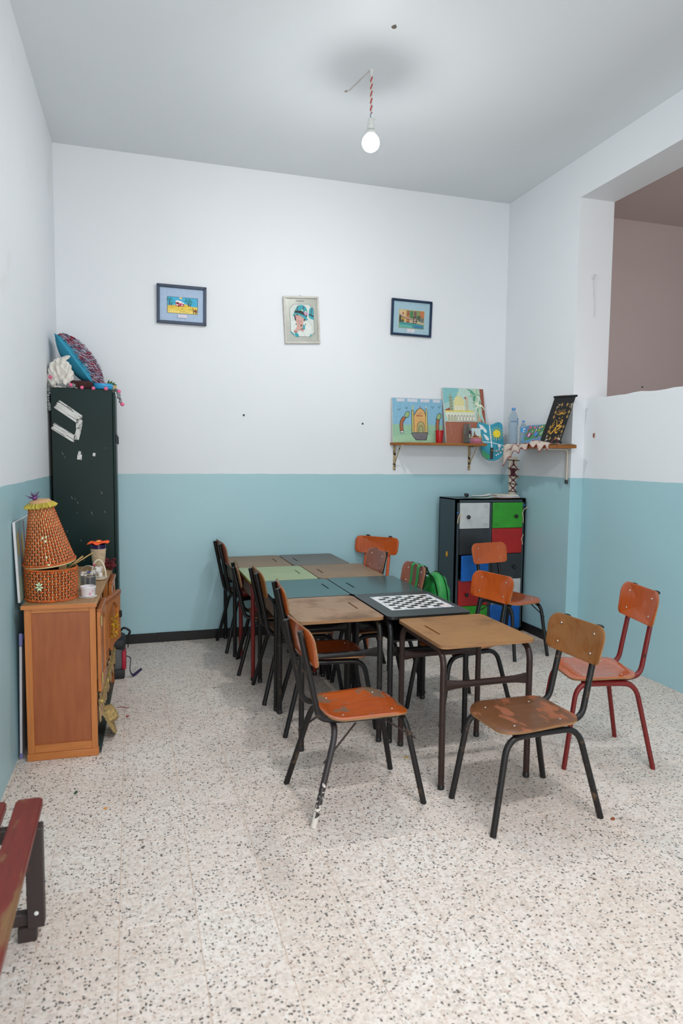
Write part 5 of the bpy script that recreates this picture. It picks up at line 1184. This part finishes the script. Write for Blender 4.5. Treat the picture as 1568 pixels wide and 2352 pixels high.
o = obj('blue_stones', q, pm('blue stones', '2f8fb8', 0.4, var=.3, vs=80), t); o['kind'] = 'stuff'
def wrap(R, z0, z1, a0, a1, n=10):
    q = BM(); P = [[(R * math.cos(a0 + (a1 - a0) * k / n), R * math.sin(a0 + (a1 - a0) * k / n), z) for k in range(n + 1)] for z in (z0, z1)]
    for k in range(n): q.poly([P[0][k], P[0][k + 1], P[1][k + 1], P[1][k]])
    return q
lbl = obj('jar_label', wrap(.0384, .055, .115, -1.45, -.35), pm('black label', '1c1a1d', 0.5), t)
obj('label_print', wrap(.0388, .088, .108, -1.05, -.6, 4), pm('crimson print', 'a3143a', 0.5), lbl); obj('label_print', wrap(.0388, .052, .085, -1.42, -1.15, 4), paperc[0], lbl)

# ------------------------------------------------------------------ shelf on the right wall
t = thing('wall_shelf', 'short brown shelf under a lace-edged cloth on the right wall', 'shelf')
ZT2 = 1.712
q = BM(); q.prism(rounded([(3.215, 4.765), (XR - .002, 4.765), (XR - .002, 5.50), (3.215, 5.50)], [.01, .0, .0, .045], 5), ZT2 - .028, ZT2, 0, 1); obj('shelf_board', q, [chip, chip_edge], t)
for yy in (4.872,):
    q = BM(); q.tube(fillet([(3.235, yy, ZT2 - .035), (XR - .012, yy, ZT2 - .035), (XR - .012, yy, 1.42)], .03, 6), .011, 8, flat=[(1.15, .75)] * 9); br = obj('bracket', q, creamb, t)
    q = BM(); q.tube([(XR - .012, yy, 1.425), (XR - .012, yy, 1.39)], .012, 8); obj('bracket_tip', q, capm, br)
# cloth with red crochet edge
clm = pm('cream cotton', 'cdbfb2', 0.9, var=.05); redt = pm('red crochet thread', '8f2f3a', 0.9)
t = thing('shelf_cloth', 'cream cloth with red crocheted edging crumpled over the right wall shelf', 'cloth')
q = BM(); n, m_ = 60, 16; G_ = []
def cl(u, v):    # u along y from far (0) to near (1); v from back to the hanging front edge
    y = 5.44 - u * 0.70; hang = (0.13 * max(0, 1 - u / .42) ** 1.2 + 0.035 + .018 * math.sin(u * 40) + .010 * math.sin(u * 17 + 1)) * 1.0
    lift = 0.028 * math.exp(-((u - .68) / .10) ** 2) + .006 * abs(math.sin(u * 23)) + .004
    L_ = 0.22 + hang; s = v * L_
    if s < .215: return (XR - .02 - s * 1.17, y, ZT2 + lift * (0.4 + .6 * s / .215) + .004 * math.sin(s * 60 + u * 30))
    return (3.205 - .006 * math.sin(u * 33) - .004, y, ZT2 + lift - (s - .215))
for i in range(n + 1): G_.append([q.bm.verts.new(cl(i / n, j / m_)) for j in range(m_ + 1)])
for i in range(n):
    for j in range(m_): q.bm.faces.new((G_[i][j], G_[i][j + 1], G_[i + 1][j + 1], G_[i + 1][j]))
obj('cloth_sheet', q, clm, t, angle=80)
q = BM(); edge = [Vector(cl(i / 240, 1)) + Vector((-.002 - .002 * math.sin(i * 2.1), 0, .004 * math.sin(i * 1.57))) for i in range(241)]; q.tube(edge, .0022, 4)
q.tube([Vector(cl(i / 240, .80)) + Vector((-.004, 0, .003 + .004 * math.sin(i * 1.1))) for i in range(20, 190)], .0018, 4); obj('crochet_edging', q, redt, t)
q = BM(); q.tube(fillet([cl(.99, .9), (3.23, 4.742, ZT2 + .03), (3.26, 4.735, ZT2 + .055), (3.28, 4.735, ZT2 + .02), (3.27, 4.735, ZT2 - .03)], .03, 5), .002, 5); obj('loose_thread', q, redt, t)
# bottles
pet = glass_material('clear bottle plastic', 'dbe7ef', 0.05, 0.12); capb = pm('light blue cap', '4f93cc', 0.4); blab = pm('blue label print', '3d8fc4', 0.4); wlab = pm('pale label', 'b9cfe0', 0.4); nlab = pm('navy print', '23347a', 0.4); plab = pm('pink print', 'd277b0', 0.4)
def bottle(label, x, y, H, R, z, big):
    t = thing('water_bottle', label, 'bottle', (x, y, z), 0, 'plastic water bottles on the right shelf')
    pr = [(R * .75, 0), (R * .97, .006)]
    for k in range(13):
        f = k / 12; pr.append((R * (1 - .045 * (k % 2)), .012 + (H * .70 - .012) * f))
    pr += [(R * .93, H * .76), (R * .72, H * .84), (R * .40, H * .90), (R * .33, H * .92), (R * .33, H * .945)]
    obj('bottle_wall', BM().lathe(pr, 24), pet, t)
    obj('cap', BM().lathe([(R * .40, H * .935), (R * .42, H * .94), (R * .42, H * .995), (R * .38, H)], 18), capb, t)
    if big:
        lb = obj('label_band', wrap(R * 1.012, H * .60, H * .64, -2.9, -.9, 16), pet, t)
        for k in range(9): obj('label_print', wrap(R * 1.02, H * .605 + .003 * (k % 3), H * .63 + .004 * (k % 2), -2.5 + k * .14, -2.41 + k * .14, 2), nlab, lb)
        obj('label_print', wrap(R * 1.02, H * .52, H * .72, -1.05, -.55, 6), blab, lb); obj('label_print', wrap(R * 1.024, H * .62, H * .66, -.95, -.65, 4), wlab, lb)
    else:
        lb = obj('label_band', wrap(R * 1.02, H * .50, H * .70, -3.0, -.5, 20), blab, t)
        obj('label_print', wrap(R * 1.03, H * .53, H * .66, -2.2, -1.4, 8), wlab, lb); obj('label_print', wrap(R * 1.035, H * .56, H * .60, -2.1, -1.5, 8), nlab, lb); obj('label_print', wrap(R * 1.03, H * .51, H * .68, -1.25, -.8, 6), plab, lb)
    return t
bottle('large clear water bottle with a light blue cap on the right wall shelf', 3.302, 5.452, 0.325, 0.042, ZT2 + .0125, True)
bottle('small clear water bottle with a blue and pink label beside the large bottle', 3.375, 5.40, 0.212, 0.031, ZT2 + .0125, False)
# small garden canvas behind the scroll
t = thing('painted_canvas', 'small sideways canvas of flowers on green and blue behind the black scroll', 'painting', (3.335, 5.375, ZT2 + .022), rot=(math.radians(-22), math.radians(0), math.radians(-90)))
w, h = .30, .17
obj('stretched_canvas', BM().box((0, 0, 0), (w, 0.014, h), bev=.001), canv, t)
L = [('r', '5f8fb5', (.005, .005, .995, .995)), ('p', '4f8a5c', [(.05, .5), (.3, .9), (.995, .995), (.995, .30), (.5, .22), (.15, .12)])]
for k in range(46): L.append(('e', random.choice(['c9505a', 'd87f9c', 'e0c84a', '4f86c0', 'd8d4c0', 'c95a3f', '8f5fa0']), (random.uniform(.12, .95), random.uniform(.25, .9), random.uniform(.015, .04), random.uniform(.03, .08))))
L += [('e', 'b56aa5', (.34, .42, .08, .14)), ('e', '4a7fc0', (.68, .45, .10, .12)), ('e', 'e0c8d0', (.34, .42, .04, .07))]
picture('artwork', t, w, h, L, (0, -.0002, 0))
# black scroll with gold calligraphy
t = thing('calligraphy_scroll', 'black hanging scroll with gold Arabic calligraphy leaning on the right wall', 'scroll')
w, h = .285, .40
P0 = Vector((3.335, 5.072, ZT2 + .028)); P1 = Vector((3.335, 4.79, ZT2 + .016)); P2 = Vector((3.452, 5.086, 2.108))
ex = (P1 - P0).normalized(); ez0 = (P2 - P0); ez = (ez0 - ex * ez0.dot(ex)).normalized(); ey = ez.cross(ex)
Mx = Matrix((ex, ey, ez)).transposed().to_4x4(); Mx.translation = P0; t.matrix_world = Mx
blk = pm('black velvet', '0d0d0f', 0.75, var=.15)
obj('scroll_cloth', BM().box((0, 0, 0), (w, .003, h)), blk, t)
for zz in (0, h): obj('scroll_rod', BM().tube([(-.012, .002, zz), (w + .012, .002, zz)], .009, 10), blk, t)
obj('rod_paper', BM().box((.012, -.002, h + .0085), (w * .55, .006, h + .0105)), pm('cream paper', 'b5aa94', 0.8), t)
GO, GD, SV = 'd09a24', '9a7630', 'b9ac98'
def UV(pts):    # close-up pixels -> sheet units (corners (640,200) (1320,150) (950,1650) (230,1540))
    out = []
    for px, py in pts:
        u, v = .5, .5
        for _ in range(8):
            x_ = (1 - u) * (1 - v) * 230 + u * (1 - v) * 945 + (1 - u) * v * 640 + u * v * 1320
            y_ = (1 - u) * (1 - v) * 1545 + u * (1 - v) * 1655 + (1 - u) * v * 200 + u * v * 155
            u += (px - x_) / 700; v -= (py - y_) / 1420 - 0 * u
            # correct the shear
        out.append((u, v))
    return out
L = []
for cx, cy in ((905, 435), (1080, 430), (703, 665), (1150, 665), (660, 810), (1110, 815), (560, 1125), (1015, 1140), (515, 1255), (970, 1290), (585, 1480), (775, 1490)):
    L.append(('p', GD, UV([(cx + 12, cy - 68), (cx + 40, cy - 5), (cx - 12, cy + 68), (cx - 40, cy + 5)])))
for pts in ([(755, 390), (800, 430), (865, 410), (820, 470)], [(740, 480), (770, 500), (720, 590)], [(1130, 390), (1180, 440), (1265, 370), (1240, 470)], [(1200, 470), (1240, 480), (1205, 595)], [(470, 1330), (480, 1400), (430, 1480)], [(400, 1530), (470, 1470), (530, 1500), (460, 1535)], [(985, 1350), (960, 1440), (930, 1460)], [(810, 1500), (870, 1480), (950, 1500), (930, 1580)]): L.append(('p', SV, UV(pts)))
for cx, cy in ((795, 500), (1165, 500), (500, 1400), (885, 1440)): L.append(('p', GD, UV([(cx, cy - 40), (cx + 22, cy), (cx, cy + 40), (cx - 22, cy)])))
def st(pts, wd, c=GO, n=5):
    s_ = smoothed(UV(pts), n); k = len(s_); L.append(('l', c, [wd[0] + (wd[1] - wd[0]) * math.sin(PI * (j / (k - 1)) ** .8) for j in range(k)], s_))
# the name in large letters
st([(925, 950), (960, 910), (965, 970), (930, 1010), (900, 970), (930, 940)], (.004, .009)); st([(960, 940), (950, 1010), (860, 1070), (790, 1100)], (.004, .010)); st([(790, 1105), (850, 1110), (970, 1105)], (.004, .012)); st([(970, 1105), (900, 1160), (820, 1215), (785, 1265)], (.005, .014)); st([(820, 1290), (770, 1320), (745, 1270), (760, 1180), (790, 1100), (785, 1000), (775, 900)], (.004, .012)); st([(820, 1280), (800, 1320), (760, 1290)], (.006, .014)); st([(760, 1130), (720, 1200), (650, 1290), (590, 1330), (565, 1280), (590, 1200)], (.003, .014)); st([(590, 1200), (620, 1100), (680, 980), (745, 880)], (.002, .006)); st([(630, 1110), (650, 1090), (680, 1080), (720, 1000)], (.002, .008)); st([(850, 840), (870, 870), (840, 860)], (.003, .008)); st([(965, 800), (950, 850)], (.002, .007)); st([(900, 890), (930, 860)], (.002, .003)); st([(830, 960), (880, 940)], (.001, .004)); st([(640, 1130), (690, 1150)], (.002, .004)); st([(880, 1240), (910, 1250), (870, 1280)], (.002, .004))
# smaller line above
for pts in ([(770, 690), (790, 740), (860, 750), (910, 740), (900, 700), (860, 710)], [(800, 660), (850, 650), (830, 700)], [(900, 640), (920, 700), (980, 740), (960, 690)], [(960, 660), (1000, 740), (1040, 720), (1060, 670), (1080, 690)], [(1000, 690), (1030, 660), (1010, 720)], [(760, 750), (770, 700)], [(860, 620), (890, 640)], [(930, 590), (935, 660)], [(965, 580), (970, 650)], [(1000, 590), (1005, 650)], [(1030, 570), (1040, 640)], [(805, 605), (850, 600)], [(880, 680), (940, 690), (1000, 700)], [(820, 730), (900, 720), (980, 745)]): st(pts, (.0015, .0045), GO if pts[0][1] > 630 else 'a8823a')
picture('lettering', t, w, h, L, (0, -.0004, 0), step=.00008, rough=.4)

# ------------------------------------------------------------------ round teal hanging with sun and clouds in the corner
t = thing('wall_hanging', 'teal rounded paper hanging with a yellow sun, clouds and white fringe, in the shelf corner', 'decoration', (3.175, 5.785, 1.555), rot=(math.radians(-4), math.radians(-9), math.radians(-14)))
w, h = .255, .40
out = rounded([(0.02, 0.0), (w - .03, 0.0), (w, h * .92), (w * .52, h * .84), (.01, h)], [.11, .11, .04, .02, .03], 8)
q = BM(); q.prism(out, 0, .02); q.xf(Matrix(((1, 0, 0, 0), (0, 0, -1, 0), (0, 1, 0, 0), (0, 0, 0, 1)))); q.xf(Matrix.Translation((0, .02, 0))); obj('padded_panel', q, pm('teal card', '2590a8', 0.6), t)
W3 = 'd9dde0'
L = [('l', W3, .010, [(.50, .84), (.46, .20)]), ('l', W3, .007, [(.0, .50), (.46, .44), (.98, .30)]), ('p', W3, smoothed([(.10, .90), (.22, .87), (.30, .80), (.36, .74), (.36, .68), (.28, .70), (.24, .76), (.15, .78), (.13, .86), (.10, .90)], 4)), ('p', W3, smoothed([(.22, .66), (.32, .62), (.40, .54), (.38, .49), (.30, .52), (.26, .58), (.22, .66)], 4))]
for k in range(14):
    a = 2 * PI * k / 14; L.append(('l', 'd8c84a', .0045, [(.72 + .12 * math.cos(a), .62 + .085 * math.sin(a)), (.72 + .25 * math.cos(a), .62 + .165 * math.sin(a))]))
L += [('e', 'e6cf22', (.72, .62, .135, .09)), ('p', '2f8f5c', [(.04, .30), (.22, .22), (.36, .12), (.30, .06), (.16, .08), (.08, .16)]), ('p', '1c1d20', [(.40, .32), (.52, .30), (.44, .04), (.33, .05)]), ('p', W3, smoothed([(.70, .36), (.80, .34), (.78, .28), (.70, .30), (.70, .36)], 3))]
for cx, cy in ((.62, .22), (.72, .25), (.66, .14), (.76, .16), (.58, .12), (.84, .24)): L.append(('e', W3, (cx, cy, .03, .02)))
picture('paper_cutouts', t, w, h, L, (0, -.0004, 0), step=.0003)
q = BM()
for k in range(46):
    a = PI + PI * k / 45 * 1.0; p = Vector((w * .47 + .118 * math.cos(a), .006, .10 + .105 * math.sin(a))); q.tube([p, p + Vector((math.cos(a) * random.uniform(.008, .028) + random.uniform(-.012, .012), random.uniform(-.01, .01), math.sin(a) * random.uniform(.006, .022)))], [.0028, .001], 4)
o = obj('white_fringe', q, pm('white paper fringe', 'd5d8da', 0.8), t); o['kind'] = 'stuff'
# red heart on a stick lying across
t = thing('heart_stick', 'small red heart on a thin pale stick poking out below the right shelf', 'decoration', (3.16, 5.515, 1.665), rot=(0, math.radians(3), math.radians(-12)))
obj('stick', BM().tube([(-.03, 0, 0), (.17, 0, 0)], .003, 6), pm('pale stick wood', 'b08d58', 0.7), t)
q = BM(); q.prism([(.018 * 16 * math.sin(a) ** 3 / 16, .018 * (13 * math.cos(a) - 5 * math.cos(2 * a) - 2 * math.cos(3 * a) - math.cos(4 * a)) / 16) for a in [2 * PI * k / 28 + .11 for k in range(28)]], 0, .006); q.xf(Matrix(((1, 0, 0, 0), (0, 0, -1, 0), (0, 1, 0, 0), (0, 0, 0, 1)))); obj('heart', q, pm('red felt', 'b31e24', 0.8), t, (.115, 0, -.004))

# ------------------------------------------------------------------ laced cream column on the lockers
t = thing('laced_column', 'narrow cream tapered board laced with maroon cord on wooden pegs, standing on the locker stack', 'decoration', (3.395, 5.585, zst + .001), math.radians(-12))
colm = pm('cream felt', 'c6bcae', 0.9); mar = pm('maroon cord', '4d1a28', 0.85); peg = pm('dark peg wood', '3a2a26', 0.6); org = pm('orange peg tip', 'b5602a', 0.6)
HC = .345
q = BM(); q.prism([(-.026, 0), (.026, 0), (.042, HC), (-.042, HC)], 0, .03); q.xf(Matrix(((1, 0, 0, 0), (0, 0, -1, 0), (0, 1, 0, 0), (0, 0, 0, 1)))); q.xf(Matrix.Translation((0, .03, 0))); obj('felt_board', q, colm, t)
pz = [.02, .095, .165, .235, .31]
for k, zz in enumerate(pz):
    hw = .026 + .016 * zz / HC + .016; obj('peg', BM().tube([(-hw, -.006, zz + .008), (hw, -.006, zz - .010 if k % 2 else zz)], .0042, 7), peg, t)
    if k in (2, 3): obj('peg_tip', BM().ball((hw, -.006, zz - .008), .0075, 1), org, t)
q = BM()
for za, zb in zip(pz, pz[1:]):
    ha = .03 + .012 * za / HC; hb = .03 + .012 * zb / HC
    for s in (-1, 1): q.tube(fillet([(s * ha, -.010, za), (s * .004, -.014, (za + zb) / 2), (-s * .004 if zb == pz[-1] else s * hb, -.010, zb)], .012, 4), .0042, 6)
    q.ball((0, -.014, (za + zb) / 2), .010, 1, sq=(1.2, .8, 1))
for k in range(4): q.tube([(-.022 + k * .010, -.017, pz[3] + .005), (-.024 + k * .011, -.019, pz[3] - .05), (-.020 + k * .009, -.015, pz[2] + .0)], .0048, 6)
obj('cord_lacing', q, mar, t)

# ------------------------------------------------------------------ red bench at lower left
rw = wood('worn red bench paint', '651f17', '7a291f', 0.5, (26, 3, 26), worn='8a6442', wornlo=.52, wornhi=.60, wscale=9, wstretch=(1, .35, 1)); dkw = enamel('dark bench frame', '3b312f', '6a3a2c', .60, .68, .5, 12)
t = thing('bench', 'low bench with worn red planks and a dark frame, cut off at the lower left', 'bench')
BZ = .415
for x0, x1 in ((-.392, -.306), (-.495, -.420), (-.575, -.505)):
    q = BM(); pts = rounded([(x0, .9), (x1, .9), (x1, 2.475), (x0, 2.475)], [.005, .005, .018, .018], 4); q.prism(pts, BZ - .028, BZ); bmesh.ops.bevel(q.bm, geom=[e for e in q.bm.edges if abs(e.verts[0].co.z - e.verts[1].co.z) < 1e-5], offset=.004, segments=2, affect='EDGES'); obj('plank', q, rw, t)
for yy in (2.345, 1.05):
    for x0, x1 in ((-.345, -.293), (-.578, -.535)):
        obj('leg', BM().box((x0, yy - .035, .048), (x1, yy + .012, BZ - .028), bev=.003), dkw, t)
    obj('end_rail', BM().box((-.548, yy - .02, .05), (-.334, yy + .012, .092), bev=.003), dkw, t)
    obj('top_rail', BM().box((-.548, yy - .02, BZ - .075), (-.334, yy + .012, BZ - .029), bev=.003), dkw, t)
    for x0, x1 in ((-.375, -.318), (-.575, -.52)): obj('foot_block', BM().box((x0, yy - .03, .0), (x1, yy + .012, .05), bev=.003), dkw, t)
obj('bolt', BM().lathe([(.007, 0), (.007, .002), (.001, .004)], 10).xf(Matrix.Rotation(math.radians(90), 4, 'X')), pm('white bolt head', 'd9d9d6', 0.4), t, (-.316, 2.31, .10))

# ------------------------------------------------------------------ small things on the walls and floor
t = thing('dangling_cord', 'thin white cord dangling from a nail on the side of the opening', 'cord', (3.63, Y1 - .001, 3.07), 0)
wc = pm('white cord', 'c6c6c4', 0.8)
obj('cord_line', BM().tube([(0, -.006, 0), (.005, -.004, -.10), (.016, -.004, -.20), (.012, -.006, -.225), (.022, -.006, -.245), (.016, -.004, -.315)], .0022, 5).tube([(-.014, -.006, -.01), (.0, -.012, .012), (.012, -.006, .028)], .005, 6), wc, t)
obj('nail', BM().tube([(0, 0, .01), (0, -.016, .012)], .0025, 6), steel, t)
t = thing('socket_hole', 'small broken hole in the low white wall beneath the opening', 'hole', (XP, 4.715, 1.79))
q = BM(); q.box((-.0015, -.016, -.020), (.001, .004, .018)); obj('hole_edge', q, pm('brick red plaster', 'b27560', 0.9, var=.3, vs=80), t); obj('hole_dark', BM().box((-.0022, .0, -.014), (-.001, .007, .014)), pm('hole dark', '4a4038', 0.9), t)
nail_m = pm('dark nail', '2d2b2a', 0.5)
for lb, loc, rot in (('dark nail in the back wall left of the middle', (1.003 - .06, YB, 1.948), (math.radians(90), 0, 0)), ('dark nail in the back wall under the right picture', (2.03, YB, 1.90), (math.radians(90), 0, 0)), ('dark nail in the next room wall seen through the opening', (5.10, YB, 2.35), (math.radians(90), 0, 0))):
    tag(obj('wall_nail', BM().lathe([(.009, 0), (.009, .004), (.003, .012)], 8), nail_m, None, loc, rot), lb, 'nail', 'nails in the walls')
litter = [('crumb', 'small white crumb on the floor left of the near orange chair', (0.78, 3.05), 'd8d4cc', .009), ('crumb', 'small white crumb on the floor in front of the sideboard', (0.02, 3.02), 'd8d4cc', .006), ('leaf_bit', 'curled brown leaf bit on the floor by the worn chair', (2.03, 2.42), '8a4a2a', .012), ('crumb', 'yellowish smear of crumb under the lone front desk', (1.38, 3.25), 'a8935a', .012), ('paper_scrap', 'green scrap on the floor by the left wall', (-0.27, 3.33), '33503a', .012), ('paper_scrap', 'small red scrap on the floor beside the sideboard', (-0.04, 4.25), '9a2f33', .010), ('crumb', 'orange crumb on the floor near the bench', (-0.13, 3.14), 'cf8a3a', .008)]
for nm, lb, (xx, yy), c, s_ in litter:
    q = BM(); q.ball((0, 0, s_ * .3), s_, 1, sq=(1.3, .8, .35), jit=.25)
    for v in q.bm.verts: v.co.z = max(v.co.z, 0)
    tag(obj(nm, q, pm('litter ' + c, c, .8), None, (xx, yy, .0006), (0, 0, random.uniform(0, 3))), lb, 'litter', 'crumbs and scraps on the floor')
q = BM()
pts = smoothed([(0, 0), (.03, .012), (.06, -.004), (.075, .006)], 5); q.tube([(a, c, .002) for a, c in pts], .002, 4); tag(obj('thread', q, pm('dark red thread', '8a2230', .9), None, (-.105, 4.42, .0), (0, 0, -.3)), 'dark red thread on the floor beside the green slab', 'thread')
